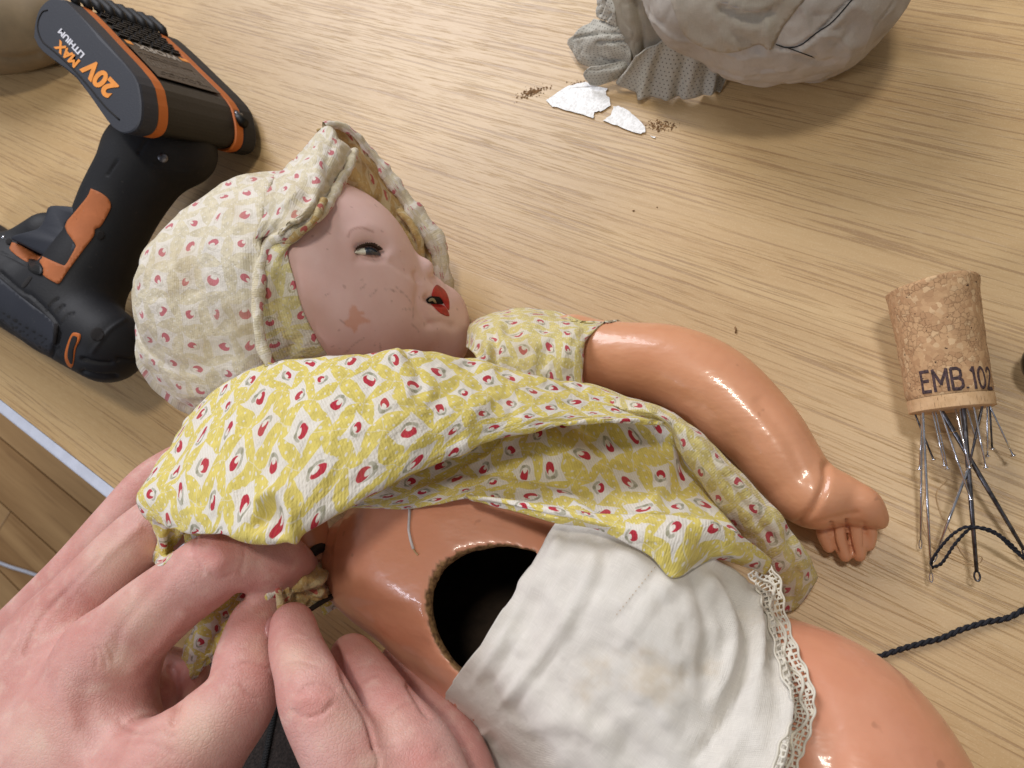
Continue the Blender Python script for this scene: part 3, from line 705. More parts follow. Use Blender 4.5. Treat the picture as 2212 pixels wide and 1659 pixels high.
# head frame: f forward, d towards the chin, s towards the camera side
HC = P(738, 640, 52); Rr, Uu, Vv = frame(HC); HS = scl(738, 640, 52)
hD = 0.60*Rr-0.80*Uu; hD /= np.linalg.norm(hD)
hF = 0.70*Rr+0.52*Uu+0.50*Vv; hF -= (hF@hD)*hD; hF /= np.linalg.norm(hF); hS = np.cross(hF, hD)
if hS@Vv < 0: hS = -hS
def HL(f, d, s_): return HC+hF*f+hD*d+hS*s_
def build_head():
    r = 56.0; s = SDF(HC-70, HC+70, 0.8); Mx = np.array([hF, hD, hS])
    hp = np.array([Rr, -Uu, Vv])
    e = lambda x, y, z, rx, ry, rz, k=6, op='u', M_=hp: s.ell(HC+Rr*((x-738)/HS)-Uu*((y-640)/HS)+Vv*z, M_, (rx, ry, rz), k, op)
    # skull and forehead (picture frame of the head: x right, y down, towards camera)
    e(688, 607, 0, 41.5, 41, 41, 8)
    e(769, 674, 6, 30, 30, 30, 9)      # cheek nearer the camera
    e(870, 690, -2, 24, 20, 22, 8)
    e(960, 686, -8, 11.3, 13, 12, 7)      # chin and far cheek
    e(935, 745, -6, 16, 14, 14, 8)      # jaw below
    a = lambda x, y, z: HC+Rr*((x-738)/HS)-Uu*((y-640)/HS)+Vv*z
    s.cone(a(840, 568, 2), a(908, 576, 8), 4.6, 3.3, 4)
    s.cone(a(908, 578, 8), a(917, 580, 9), 3.0, 2.9, 2)     # nose tip
    s.cone(a(903, 589, 11), a(911, 588, 7), 2.5, 2.3, 1.2)
    s.cone(a(915, 604, 3), a(930, 622, 1), 3.0, 4.0, 5)     # upper lip area
    s.cone(a(932, 670, 3), a(945, 668, -2), 5.0, 5.0, 6)
    v, q = s.mesh(); v = lap(v, q, 3); n = vnorm(v, q)
    # features in the painted surface
    v = strokes(v, n, [
        ([(775, 535), (800, 528), (828, 540)], 11, -1.7), ([(780, 548), (805, 552), (826, 552)], 9, -1.6),
        ([(765, 500), (800, 490), (840, 510), (858, 540)], 16, 0.5),
        ([(770, 562), (830, 560), (870, 580), (905, 605)], 9, -0.5),
        ([(898, 590), (905, 607)], 6, -1.0), ([(850, 565), (880, 590)], 8, -0.4),
        ([(905, 625), (903, 660), (925, 700)], 9, -0.9), ([(935, 700), (955, 697), (978, 705)], 9, -0.8),
        ([(925, 643), (940, 652), (958, 654)], 8, -2.6), ([(930, 600), (940, 612)], 5, -0.5)])
    n = vnorm(v, q)
    xy = proj(v)[:, :2]
    eye = [(765, 545), (769, 537), (778, 533), (790, 530), (805, 532), (818, 540), (824, 552), (812, 552), (798, 551), (778, 550), (769, 550)]
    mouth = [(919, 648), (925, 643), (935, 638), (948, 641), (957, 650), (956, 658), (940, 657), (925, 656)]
    bare = [(754, 672), (760, 660), (768, 660), (774, 672), (786, 672), (788, 678), (779, 682), (790, 688), (800, 692), (800, 697), (785, 698), (774, 702), (772, 712), (765, 720), (760, 710), (745, 704), (743, 694), (754, 688)]
    brow = np.exp(-(pdist(xy, [(752, 511), (760, 497), (780, 492), (806, 500)])/2.6)**2)*((n*(CAM-v)).sum(1) > 0)
    sc = np.zeros(len(v))
    for L in ([(739, 770), (765, 745), (786, 730)], [(855, 620), (878, 640), (889, 655)], [(893, 665), (892, 690)], [(800, 640), (815, 625)], [(870, 668), (892, 668)], [(890, 700), (905, 716)], [(832, 624), (862, 630), (880, 640)], [(823, 766), (821, 742)], [(778, 625), (790, 615)], [(700, 640), (712, 632)], [(735, 690), (745, 700)]):
        sc = np.maximum(sc, np.exp(-(pdist(xy, L)/1.3)**2))
    sc *= ((n*(CAM-v)).sum(1) > 0)
    edge = pmask(v, n, [[(620, 520), (645, 600), (670, 700), (715, 775), (745, 775), (700, 690), (668, 600), (640, 500)]], 24)
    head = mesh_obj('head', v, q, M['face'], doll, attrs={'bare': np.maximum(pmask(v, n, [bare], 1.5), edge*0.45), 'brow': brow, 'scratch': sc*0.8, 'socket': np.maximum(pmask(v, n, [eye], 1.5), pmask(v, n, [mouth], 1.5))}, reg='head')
    def surf(poly, off, dx=0, dy=0, hh=9, name='x', mat=None, par=None, dome=0.0, edge_rough=0):
        "a thin painted or moulded piece that follows the face inside a picture polygon"
        p = np.array(poly, float); c = p.mean(0); m = 26
        pl = cr(np.vstack([p, p[:1]]), 4)[:-1]; rings = [c+(pl-c)*k for k in (0.001, 0.3, 0.6, 0.85, 1.0)]
        V = [S(x, y, off+dome*(1-k*k), only=['head']) for k, R in zip((0.001, .3, .6, .85, 1), rings) for x, y in R]
        nn = len(pl); F = [(k*nn+i, k*nn+(i+1) % nn, (k+1)*nn+(i+1) % nn, (k+1)*nn+i) for k in range(4) for i in range(nn)]
        V = np.array(V)
        back = V[-nn:]-(CAM-V[-nn:])/np.linalg.norm(CAM-V[-nn:], axis=1)[:, None]*(off+0.6)
        V = np.vstack([V, back]); F += [(4*nn+i, 4*nn+(i+1) % nn, 5*nn+(i+1) % nn, 5*nn+i) for i in range(nn)]
        return mesh_obj(name, V, F, mat, par)
    surf([(766, 546), (773, 538), (786, 535), (800, 536), (815, 543), (822, 551), (800, 551), (778, 550)], 0.25, name='eye', mat=M['eye_white'], par=head, dome=1.0)
    surf([(786, 537), (795, 533), (806, 535), (817, 543), (822, 551), (805, 551), (790, 550), (785, 543)], 0.5, name='iris', mat=M['iris'], par=head, dome=1.4)
    # lashes: painted-over fan of hair on the upper lid
    lv = []
    r2 = random.Random(3)
    for i in range(60):
        t = i/59; x0 = 770+t*48; y0 = 538-12*math.sin(t*2.6)+t*8; L = 5+13*t*(1.2-t)+r2.random()*4
        ang = math.radians(-75+70*t+r2.uniform(-9, 9)); a_ = S(x0, y0, 0.8, only=['head']); b_ = S(x0+L*math.cos(ang), y0+L*math.sin(ang)*0.8, 1.6, only=['head'])
        lv.append(tube([a_, (a_+b_)/2+Vv*0.3, b_], np.array([0.34, 0.3, 0.1]), 4))
    mesh_obj('eyelash', *join(lv), M['lash'], head)
    # lips: two red painted pieces round the open mouth
    surf([(932, 636), (937, 622), (944, 615), (953, 620), (962, 628), (968, 640), (971, 655), (970, 670), (963, 663), (958, 655), (953, 645), (943, 638), (934, 640)], 0.35, name='upper_lip', mat=M['lips'], par=head, dome=0.4)
    surf([(930, 657), (942, 657), (957, 659), (966, 668), (971, 682), (962, 682), (948, 674), (938, 664)], 0.35, name='lower_lip', mat=M['lips'], par=head, dome=0.4)
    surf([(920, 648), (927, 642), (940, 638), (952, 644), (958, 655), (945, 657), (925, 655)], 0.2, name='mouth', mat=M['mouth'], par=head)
    surf([(925, 650), (930, 644), (938, 645), (943, 654), (940, 655), (935, 648), (928, 652)], 0.7, name='teeth', mat=M['teeth'], par=head, dome=0.5)
    return head
HEAD = build_head()

# ------------------------------------------------------------------ hands (one person)
person = thing('person', 'two bare hands gathering the doll dress, dark trousers below', 'person', P(560, 1500, 60))
def build_left():
    ring = [(40, 1370, 62, 62), (160, 1245, 62, 58), (255, 1135, 62, 55), (330, 1050, 58, 52), (400, 1000, 50, 46)]
    mid = [(110, 1370, 82, 80), (200, 1270, 84, 70), (300, 1170, 84, 66), (380, 1110, 72, 60), (450, 1080, 55, 52)]
    idx = [(235, 1420, 96, 92), (300, 1350, 97, 84), (385, 1280, 97, 76), (472, 1216, 96, 70), (540, 1206, 90, 62), (600, 1210, 82, 58), (640, 1230, 66, 48)]
    thumb = [(360, 1690, 98, 115), (450, 1590, 96, 95), (520, 1505, 92, 77), (533, 1415, 86, 64), (560, 1350, 80, 56), (578, 1322, 76, 46)]
    inner = [(200, 1560, 70, 120), (330, 1480, 62, 80), (400, 1470, 56, 55)]
    curl = [(300, 1500, 72, 60), (380, 1500, 66, 40), (415, 1455, 60, 34)]
    lo, hi = bounds(ring+mid+idx+thumb+[(-80, 1740, 90, 180), (150, 1800, 90, 170), (-160, 2050, 92, 180)], 6)
    s = SDF(lo, hi, 0.75)
    s.chain([(120, 1430, 84, 118), (60, 1560, 88, 150), (-20, 1700, 90, 185), (-60, 1850, 92, 190), (-160, 2050, 92, 180)], 6)
    s.chain([(230, 1430, 94, 98), (190, 1560, 94, 135), (130, 1700, 95, 165)], 16)
    s.chain(ring, 6); s.chain(mid, 8); s.chain(idx, 8)
    s.chain([(240, 1680, 92, 130), (360, 1690, 98, 110)], 12)
    s.chain(thumb, 10)
    s.chain(inner, 5); s.chain(curl, 3)
    v, q = s.mesh(); v = lap(v, q, 2); n = vnorm(v, q)
    L = [([(372, 1440), (385, 1500), (372, 1560)], 9, -1.6), 
         ([(425, 1155), (418, 1195), (440, 1235)], 5, -0.35), ([(432, 1160), (428, 1195), (450, 1240)], 4, 0.25), ([(520, 1160), (528, 1200), (518, 1240)], 5, -0.3),
         ([(470, 1180), (480, 1200), (470, 1225)], 22, 0.9), ([(455, 1240), (475, 1248), (500, 1240)], 3.5, -0.3),
         ([(395, 1330), (335, 1400), (290, 1440)], 16, 0.8), ([(245, 1420), (265, 1350), (330, 1270), (380, 1215)], 14, -0.5),
         ([(110, 1300), (180, 1240), (240, 1190), (300, 1140)], 12, 0.7), ([(30, 1400), (60, 1330), (110, 1270)], 8, 0.6), ([(55, 1410), (85, 1340), (150, 1270), (215, 1205)], 7, -0.7),
         ([(120, 1440), (135, 1500), (160, 1560)], 16, 0.6), ([(60, 1480), (40, 1560), (20, 1640)], 20, 0.6), ([(180, 1480), (190, 1560), (230, 1640)], 24, -0.6),
         ([(520, 1480), (535, 1500), (555, 1510)], 4, -0.35), ([(530, 1495), (548, 1515), (560, 1525)], 3.5, -0.25), ([(505, 1440), (540, 1432), (580, 1445)], 4, -0.35),
         ([(260, 1560), (300, 1580), (350, 1570), (372, 1590)], 8, -0.5), ([(280, 1600), (330, 1605), (372, 1625)], 6, -0.3),
         ([(215, 1400), (225, 1420), (228, 1440)], 4, -0.3), ([(202, 1398), (208, 1420), (206, 1442)], 4, -0.25), ([(230, 1395), (240, 1412), (243, 1430)], 4, -0.25)]
    v = strokes(v, n, L, -0.1); n = vnorm(v, q); xy = proj(v)[:, :2]
    cre = np.zeros(len(v))
    for pts, w, a in L:
        if a < -0.2: cre = np.maximum(cre, np.exp(-(pdist(xy, pts)/(w*0.8))**2))
    red = blobmask(v, [(470, 1190, 48, 1.0), (200, 1410, 50, 0.5), (150, 1350, 80, 0.35), (90, 1500, 60, 0.4), (380, 1540, 45, 0.9), (540, 1350, 40, 0.45), (160, 1215, 50, 0.4), (330, 1650, 60, 0.4), (400, 1470, 40, 1.0)])
    pale = blobmask(v, [(300, 1330, 60, 0.6), (255, 1420, 40, 0.8), (420, 1570, 70, 0.7), (240, 1215, 60, 0.7), (560, 1400, 30, 0.5), (60, 1590, 70, 0.35)])
    o = mesh_obj('hand', v, q, M['skin'], person, attrs={'red': red, 'pale': pale, 'crease': cre}, reg='hand_l')
    o['label'] = "hand with its index finger lying over the dress and thumb below"
    # thumb nail
    poly = np.array([(578, 1338), (590, 1330), (598, 1342), (600, 1362), (592, 1378), (580, 1378), (572, 1360)], float); c = poly.mean(0); pl = cr(np.vstack([poly, poly[:1]]), 4)[:-1]
    V = [S(*(c+(p-c)*k), 0.5+0.5*(1-k*k), only=['hand_l']) for k in (0.01, 0.5, 1.0) for p in pl]; nn = len(pl)
    F = [(k*nn+i, k*nn+(i+1) % nn, (k+1)*nn+(i+1) % nn, (k+1)*nn+i) for k in range(2) for i in range(nn)]
    mesh_obj('fingernail', V, F, M['nail'], o, solid=0.5)
    return o
def build_right():
    idx = [(632, 1348, 84, 46), (640, 1400, 88, 56), (660, 1455, 93, 64), (682, 1515, 98, 76), (722, 1595, 98, 82), (770, 1680, 96, 90), (820, 1790, 94, 100), (900, 2000, 90, 180), (960, 2250, 90, 190)]
    mid = [(760, 1418, 66, 48), (790, 1462, 72, 56), (835, 1530, 78, 64), (875, 1600, 82, 78), (920, 1700, 84, 95), (950, 1800, 86, 110)]
    rg = [(860, 1430, 44, 40), (910, 1500, 48, 48), (960, 1580, 54, 62), (985, 1680, 62, 85), (1000, 1800, 66, 100)]
    lo, hi = bounds(idx+mid+rg, 6); s = SDF(lo, hi, 0.7)
    s.chain(mid, 3); s.chain(idx, 5); s.chain(rg, 5); s.chain([(900, 1640, 80, 70), (870, 1720, 86, 100)], 8)
    v, q = s.mesh(); v = lap(v, q, 2); n = vnorm(v, q)
    L = [([(640, 1500), (668, 1480), (700, 1478), (725, 1490)], 4, -0.45), ([(632, 1535), (650, 1548), (690, 1546), (722, 1520)], 4, -0.45), ([(668, 1548), (700, 1535), (718, 1512)], 3.5, -0.35),
         ([(645, 1515), (680, 1508), (708, 1512)], 16, 0.6), ([(610, 1440), (640, 1428), (690, 1440)], 4, -0.25), ([(618, 1375), (640, 1370), (662, 1378)], 5, 0.2),
         ([(727, 1400), (745, 1470), (790, 1550), (808, 1612)], 5, -1.2), ([(782, 1470), (800, 1462), (818, 1456)], 4, -0.35), ([(775, 1440), (795, 1432)], 3, -0.2), ([(850, 1540), (870, 1525), (890, 1520)], 4, -0.35), ([(870, 1600), (900, 1595), (930, 1610)], 20, 0.7),
         ([(882, 1480), (912, 1530), (925, 1545)], 6, -0.9), ([(808, 1612), (818, 1640), (815, 1665)], 6, -0.6), ([(818, 1612), (840, 1616), (860, 1612)], 4, -0.3)]
    v = strokes(v, n, L, -0.1); n = vnorm(v, q); xy = proj(v)[:, :2]; cre = np.zeros(len(v))
    for pts, w, a in L:
        if a < -0.2: cre = np.maximum(cre, np.exp(-(pdist(xy, pts)/(w*0.8))**2))
    red = blobmask(v, [(680, 1520, 45, 0.8), (625, 1350, 45, 0.7), (905, 1640, 45, 0.9), (750, 1400, 30, 0.6), (740, 1440, 30, 0.6), (840, 1500, 40, 0.4), (800, 1600, 30, 0.6)])
    pale = blobmask(v, [(635, 1420, 35, 0.7), (740, 1560, 40, 0.3), (850, 1570, 40, 0.3), (800, 1650, 30, 0.4)])
    o = mesh_obj('hand', v, q, M['skin'], person, attrs={'red': red, 'pale': pale, 'crease': cre}, reg='hand_r')
    o['label'] = "hand with bent wrinkled index finger pointing up beside the doll's chest"
    return o
build_left(); build_right()
def trousers():
    rows = [[P(380, 1420, -70), P(560, 1400, -78), P(760, 1480, -80), P(1000, 1560, -90), P(1240, 1680, -100)],
            [P(380, 1560, -50), P(560, 1540, -52), P(740, 1600, -55), P(960, 1660, -60), P(1200, 1760, -80)],
            [P(380, 1700, -40), P(560, 1680, -42), P(740, 1740, -44), P(960, 1800, -50), P(1200, 1860, -70)],
            [P(380, 1900, -60), P(560, 1880, -55), P(740, 1940, -60), P(960, 1990, -70), P(1200, 2000, -90)]]
    v, q, uv = patch(rows, 14, 14, wr=1.5, wf=0.04)
    # closed underneath: the leg has depth
    o = mesh_obj('trousers', v, q, M['trousers'], person, uv=uv, solid=25)
    st = []
    for k in range(34):
        y = 1480+k*6; x = 605-k*1.2
        for dx in (-5, 5):
            d = rdir(x+dx, y); a = hitp(v, q, x+dx, y); b = hitp(v, q, x-dx*0.4, y+5)
            if a is not None and b is not None: st.append(tube([a, (a+b)/2+np.array([0, 0, .6]), b], 0.8, 5))
    if st: mesh_obj('seam_stitching', *join(st), M['elastic'], o)
def hitp(v, q, x, y, off=0.6, cache={}):
    key = id(v)
    if key not in cache: cache[key] = BVHTree.FromPolygons([tuple(a) for a in v], [tuple(int(i) for i in a) for a in q])
    d = rdir(x, y); d = d/np.linalg.norm(d); r = cache[key].ray_cast(Vector(CAM), Vector(d))
    return None if r[0] is None else CAM+d*(r[3]-off)
trousers()

def band(line, width, arch=0.0, off=1.2, rows=5, only=None, cell=13.0, nu=6, fallback=None, wr=0.2, uv0=(0, 0), lines=None, rise=None):
    "strip that follows a picture polyline over the surfaces below; arch = height of its middle in mm"
    p = cr(line, 3); t = np.gradient(p, axis=0)[:, :2]; t /= np.linalg.norm(t, axis=1)[:, None]; nrm = np.stack([-t[:, 1], t[:, 0]], 1); R = []
    W = np.full(len(p), width) if np.isscalar(width) else np.interp(np.linspace(0, 1, len(p)), np.linspace(0, 1, len(width)), width)
    for k in range(rows):
        a = (k/(rows-1)-0.5)*2; row = []
        for i in range(len(p)):
            x, y = p[i, 0]+nrm[i, 0]*a*W[i]/2, p[i, 1]+nrm[i, 1]*a*W[i]/2
            row.append(S(x, y, off+arch*math.sqrt(max(0, 1-a*a)), p[i, 2] if p.shape[1] > 2 else fallback, only))
        R.append(row)
    return patch(R, nu if len(p) < 12 else 2, nu, wr=wr, cell=cell, uv0=uv0, lines=lines)
def rolled(pts, r, cell=13.0, n=12, uv0=(0, 0), wr=0.3):
    "soft rolled edge of cloth: tube with uv"
    p = cr(pts, 6); v, f = tube(p, r, n); f = f[:-2]
    L = np.concatenate([[0], np.cumsum(np.linalg.norm(np.diff(p, axis=0), axis=1))])
    rr = r if np.isscalar(r) else np.mean(r)
    uv = np.array([(L[i]/cell+uv0[0], (k/n)*2*math.pi*rr/cell+uv0[1]) for i in range(len(p)) for k in range(n)])
    v = v+(vnorm(v, np.array(f))*(fbm(v*0.25, 2)*wr)[:, None])
    return v, f, uv

# ------------------------------------------------------------------ bonnet
def build_bonnet():
    nodes = [(522, 655, 50, 208), (585, 570, 52, 184), (648, 480, 56, 112)]
    lo, hi = bounds(nodes+[(688, 607, 52, 232)], 8); lo[2] = 0.3; s = SDF(lo, hi, 1.0); s.chain(nodes, 4)
    s.chain([(420, 780, 40, 105), (520, 830, 44, 110)], 18); s.chain([(405, 590, 46, 95), (440, 560, 48, 95)], 12)
    # opened towards the face
    Mx = np.array([Rr, -Uu, Vv]); a_ = lambda x, y: HC+Rr*((x-738)/HS)-Uu*((y-640)/HS)
    s.ell(a_(688, 607), Mx, (44.5, 44, 45.0), 6)
    s.cone(a_(600, 800), a_(700, 760), 18, 16, 10)
    s.ell(a_(812, 640)+Vv*8, Mx, (43.5, 95, 120), 2, 's')
    v, q = s.mesh(); v = lap(v, q, 3); n = vnorm(v, q)
    L = [([(600, 420), (585, 480), (560, 520)], 12, -1.2), ([(545, 560), (540, 640), (545, 720), (575, 790)], 10, -1.0), ([(330, 600), (420, 560), (500, 480)], 26, 0.7),
         ([(350, 560), (390, 590), (400, 650)], 12, -0.5), ([(340, 780), (420, 770), (520, 790)], 18, 0.6), ([(520, 600), (480, 640), (440, 700)], 18, -0.4),
         ([(330, 640), (380, 640), (470, 620)], 9, -0.4), ([(540, 700), (470, 730), (400, 740)], 12, 0.5), ([(480, 440), (520, 500), (530, 560)], 12, 0.5)]
    v = strokes(v, n, L)+n*(fbm(v*0.07, 3)*0.9)[:, None]
    c = P(540, 640, 50); dx, dy = (v-c)@Rr, (v-c)@Uu; m = np.hypot(dx, dy)+1e-9; mm = 52*np.arcsin(np.clip(m/52*0.94, 0, 0.97))
    uv = np.stack([dx/m*mm, dy/m*mm], 1)/14.5
    b = mesh_obj('bonnet', v, q, M['print_faded'], doll, uv=uv, reg='bonnet')
    # far side of the brim behind the forehead
    r0 = [P(*a) for a in ((655, 420, 50), (725, 425, 44), (780, 470, 38), (830, 520, 32), (870, 580, 24), (905, 650, 16), (930, 700, 10))]
    r1 = [P(*a) for a in ((700, 330, 64), (752, 345, 52), (806, 400, 44), (858, 470, 36), (902, 545, 28), (935, 620, 19), (955, 690, 10))]
    r2 = [P(*a) for a in ((688, 282, 74), (738, 276, 66), (790, 316, 54), (850, 392, 42), (912, 482, 30), (957, 560, 20), (968, 650, 8))]
    v, q, uv = patch([r0, r1, r2], 12, 12, wr=1.6, wf=0.06, lines=[([(740, 330), (800, 400), (860, 480)], 14, -1.0), ([(760, 290), (820, 370), (880, 460)], 8, 0.6)])
    br = mesh_obj('brim_lining', v, q, M['print_tan'], b, uv=uv, solid=1.2, reg='lining')
    v, f, uv = rolled([P(*a) for a in ((700, 272, 72), (740, 272, 66), (772, 296, 60), (800, 330, 53), (830, 366, 47), (858, 404, 42), (890, 452, 36), (918, 492, 31), (945, 532, 26), (955, 580, 20), (962, 625, 12))], np.array([1.6]*12+[1.8]*12+[3.0]*12+[4.6]*14+[4.0]*11)[:61], uv0=(.3, .2), wr=0.9)
    mesh_obj('brim_edge', v, f, M['print_faded'], b, uv=uv)
    v, f, uv = rolled([P(*a) for a in ((862, 455, 40), (888, 485, 38), (905, 520, 34), (912, 560, 28), (925, 600, 20))], 1.8, wr=0.6)
    mesh_obj('brim_edge', v, f, M['print_tan'], b, uv=uv)
    # bright turned-up brim piece on the near side
    A = [[(690, 270, 78), (715, 276, 82), (740, 300, 80), (762, 330, 72)],
         [(672, 300, 80), (700, 308, 87), (730, 330, 85), (755, 358, 76)],
         [(636, 338, 82), (680, 348, 93), (712, 372, 91), (732, 392, 82)],
         [(592, 380, 86), (650, 392, 99), (690, 410, 98), (714, 428, 90)],
         [(574, 424, 90), (632, 430, 103), (668, 442, 103), (693, 456, 96)],
         [(566, 470, 93), (614, 468, 104), (640, 474, 105), (662, 482, 99)],
         [(552, 516, 96), (584, 508, 102), (602, 506, 104), (620, 506, 101)]]
    v, q, uv = patch([[S(x, y, 1.5, h) for x, y, h in r] for r in A], 12, 8, wr=1.1, wf=0.09, uv0=(.4, .1),
        lines=[([(640, 380), (660, 420), (640, 470)], 12, -1.2), ([(690, 300), (680, 350), (690, 400)], 10, 0.9), ([(660, 340), (650, 400), (620, 440)], 8, 0.8), ([(720, 310), (705, 350), (712, 390)], 8, -0.9), ([(700, 420), (670, 400)], 7, -.7)])
    mesh_obj('brim', v, q, M['print_faded'], b, uv=uv, solid=1.0, reg='brim')
    v, f, uv = rolled([S(x, y, 1.0, h) for x, y, h in ((764, 328, 70), (756, 356, 76), (735, 392, 82), (716, 428, 89), (694, 455, 96), (664, 482, 99), (622, 503, 101), (588, 522, 99), (568, 552, 98), (560, 600, 99), (556, 650, 99), (558, 700, 98), (566, 745, 95), (580, 780, 92), (598, 806, 88))], 2.1, wr=0.6)
    mesh_obj('piping', v, f, M['print_faded'], b, uv=uv, reg='piping')
    v, f, uv = rolled([S(x, y, 0.8, h) for x, y, h in ((700, 432, 88), (682, 470, 92), (650, 500, 95), (616, 524, 97))], 1.3, wr=0.5)
    mesh_obj('piping', v, f, M['print_tan'], b, uv=uv)
    # lining between piping and face
    A = [[(700, 440), (708, 448), (716, 446)], [(650, 488), (668, 492), (688, 480)], [(606, 512), (628, 525), (652, 512)], [(570, 550), (600, 556), (622, 540)], [(560, 610), (600, 612), (636, 600)], [(562, 680), (610, 680), (656, 670)], [(576, 750), (630, 740), (688, 735)], [(600, 810), (660, 800), (722, 785)]]
    v, q, uv = patch([[S(x, y, 1.0+1.2*(k == 1), only=['head', 'bonnet']) for k, (x, y) in enumerate(r)] for r in A], 10, 8, wr=0.7, wf=0.1, hug=0.6, only=['head'], uv0=(.2, .6),
        lines=[([(690, 715), (650, 730), (622, 770)], 6, -1.6), ([(660, 745), (632, 775)], 6, 0.8), ([(600, 600), (606, 680), (630, 750)], 9, -1.0), ([(620, 570), (640, 560)], 5, 0.6)])
    mesh_obj('side_band', v, q, M['print_side'], b, uv=uv, solid=0.8, reg='side')
    return b
build_bonnet()

# ------------------------------------------------------------------ pants and lace
def build_pants():
    w = [[(1240, 1080, 68), (1184, 1145, 73), (1122, 1250, 73), (1062, 1350, 69), (1005, 1430, 58), (950, 1521, 36)],
         [(1330, 1120, 72), (1270, 1200, 79), (1210, 1310, 81), (1150, 1410, 77), (1085, 1500, 64), (970, 1570, 40)],
         [(1430, 1150, 73), (1380, 1260, 81), (1320, 1370, 84), (1250, 1480, 81), (1170, 1580, 68), (998, 1624, 38)],
         [(1545, 1205, 64), (1490, 1320, 79), (1430, 1450, 84), (1350, 1570, 82), (1250, 1680, 70), (1026, 1690, 36)],
         [(1632, 1262, 52), (1600, 1380, 68), (1550, 1520, 78), (1480, 1670, 80), (1360, 1800, 70), (1100, 1830, 34)],
         [(1668, 1292, 44), (1700, 1410, 60), (1720, 1520, 74), (1690, 1680, 82), (1560, 1860, 72), (1250, 1960, 40)]]
    L = [([(1205, 1165), (1150, 1270), (1080, 1390), (1000, 1510)], 9, 0.9), ([(1225, 1180), (1180, 1275), (1100, 1410), (1010, 1560)], 8, -0.9), ([(1290, 1195), (1260, 1270), (1190, 1390), (1110, 1490), (1035, 1590)], 11, 1.1),
         ([(1310, 1210), (1290, 1270), (1225, 1380), (1130, 1500), (1050, 1600)], 8, -1.0), ([(1420, 1235), (1370, 1300), (1330, 1340)], 9, -0.9), ([(1450, 1255), (1400, 1320), (1340, 1400)], 10, 0.5),
         ([(1530, 1250), (1575, 1330), (1580, 1420), (1540, 1520)], 14, 2.0), ([(1575, 1270), (1618, 1350), (1610, 1450), (1560, 1560), (1500, 1640)], 10, -2.4), ([(1625, 1290), (1640, 1400), (1630, 1520), (1560, 1659)], 14, 1.9),
         ([(1500, 1250), (1530, 1350), (1520, 1450)], 12, -1.4), ([(1650, 1310), (1670, 1420), (1680, 1520), (1665, 1640)], 8, -1.6), ([(1640, 1500), (1590, 1590), (1500, 1680)], 14, -1.0),
         ([(1080, 1600), (1200, 1560), (1330, 1600)], 30, 0.8), ([(1020, 1600), (1080, 1560), (1130, 1560)], 6, 0.9), ([(1015, 1612), (1060, 1600), (1120, 1610)], 5, -0.8), ([(1300, 1400), (1420, 1440)], 30, -.5)]
    v, q, uv = patch([[S(x, y, 2.0, h, ['body', 'leg']) for x, y, h in r] for r in w], 16, 14, wr=1.5, wf=0.09, lines=[(a_, b_*0.75, c_*1.45) for a_, b_, c_ in L], hug=1.0, only=['body', 'leg'], smooth_it=2)
    pn = mesh_obj('pants', v, q, M['white_cotton'], doll, uv=uv, solid=0.9, reg='pants')
    # lace strip with real openings
    line = [(1636, 1226), (1660, 1262), (1672, 1310), (1690, 1375), (1708, 1435), (1733, 1495), (1738, 1540), (1722, 1590), (1700, 1640), (1690, 1720), (1680, 1800)]
    p = cr(line, 14); t = np.gradient(p, axis=0); t /= np.linalg.norm(t, axis=1)[:, None]; nr = np.stack([-t[:, 1], t[:, 0]], 1); n = len(p); K = 15; V = []
    for i in range(n):
        wv = 23+3*math.sin(i*0.55)+3*math.sin(i*0.13)
        for k in range(K+1):
            a = k/K*2-1; off = 1.8+0.7*math.sin(i*0.30+a*1.3)+0.7*math.sin(i*0.11)
            V.append(S(p[i, 0]+nr[i, 0]*a*wv, p[i, 1]+nr[i, 1]*a*wv, off, 42-i*0.02, ['pants', 'leg', 'body']))
    V = np.array(V); F = []
    for i in range(n-1):
        for k in range(K):
            w1 = 7.5+3.2*math.sin(i*0.27); solid = k in (0, K-1) or abs(k-w1) < 0.9 or abs(k-(w1-4.6)) < .6
            if solid or i % 3 == 0 or (k+i//3) % 4 == 0: F.append((i*(K+1)+k, i*(K+1)+k+1, (i+1)*(K+1)+k+1, (i+1)*(K+1)+k))
    mesh_obj('lace_trim', V, F, M['lace'], pn, solid=0.3)
    cords = []
    for ph, r in ((0, 0.42), (1, 0.34), (2, 0.32)):
        idx = [int(np.clip({0: 7.5+3.2*math.sin(i*0.27), 1: 0, 2: K}[ph], 0, K)+.5) for i in range(n)]
        ln = np.array([V[i*(K+1)+idx[i]] for i in range(n)]); ln = ln+(CAM-ln)/np.linalg.norm(CAM-ln, axis=1)[:, None]*0.4
        k = np.ones(3)/3; sm = ln.copy(); sm[1:-1] = (ln[:-2]+ln[1:-1]+ln[2:])/3; cords.append(tube(sm, r, 6))
    mesh_obj('lace_cord', *join(cords), M['lace'], pn)
    # waist stitching
    st = []
    for k in range(0, 26, 2):
        x = 1415-k*3.4; y = 1225+k*4.2; a = S(x, y, 0.15, only=['pants']); b_ = S(x-1.8, y+2.2, 0.15, only=['pants']); st.append(tube([a, (a+b_)/2, b_], 0.09, 4))
    mesh_obj('stitching', *join(st), M['tan_thread'], pn)
build_pants()

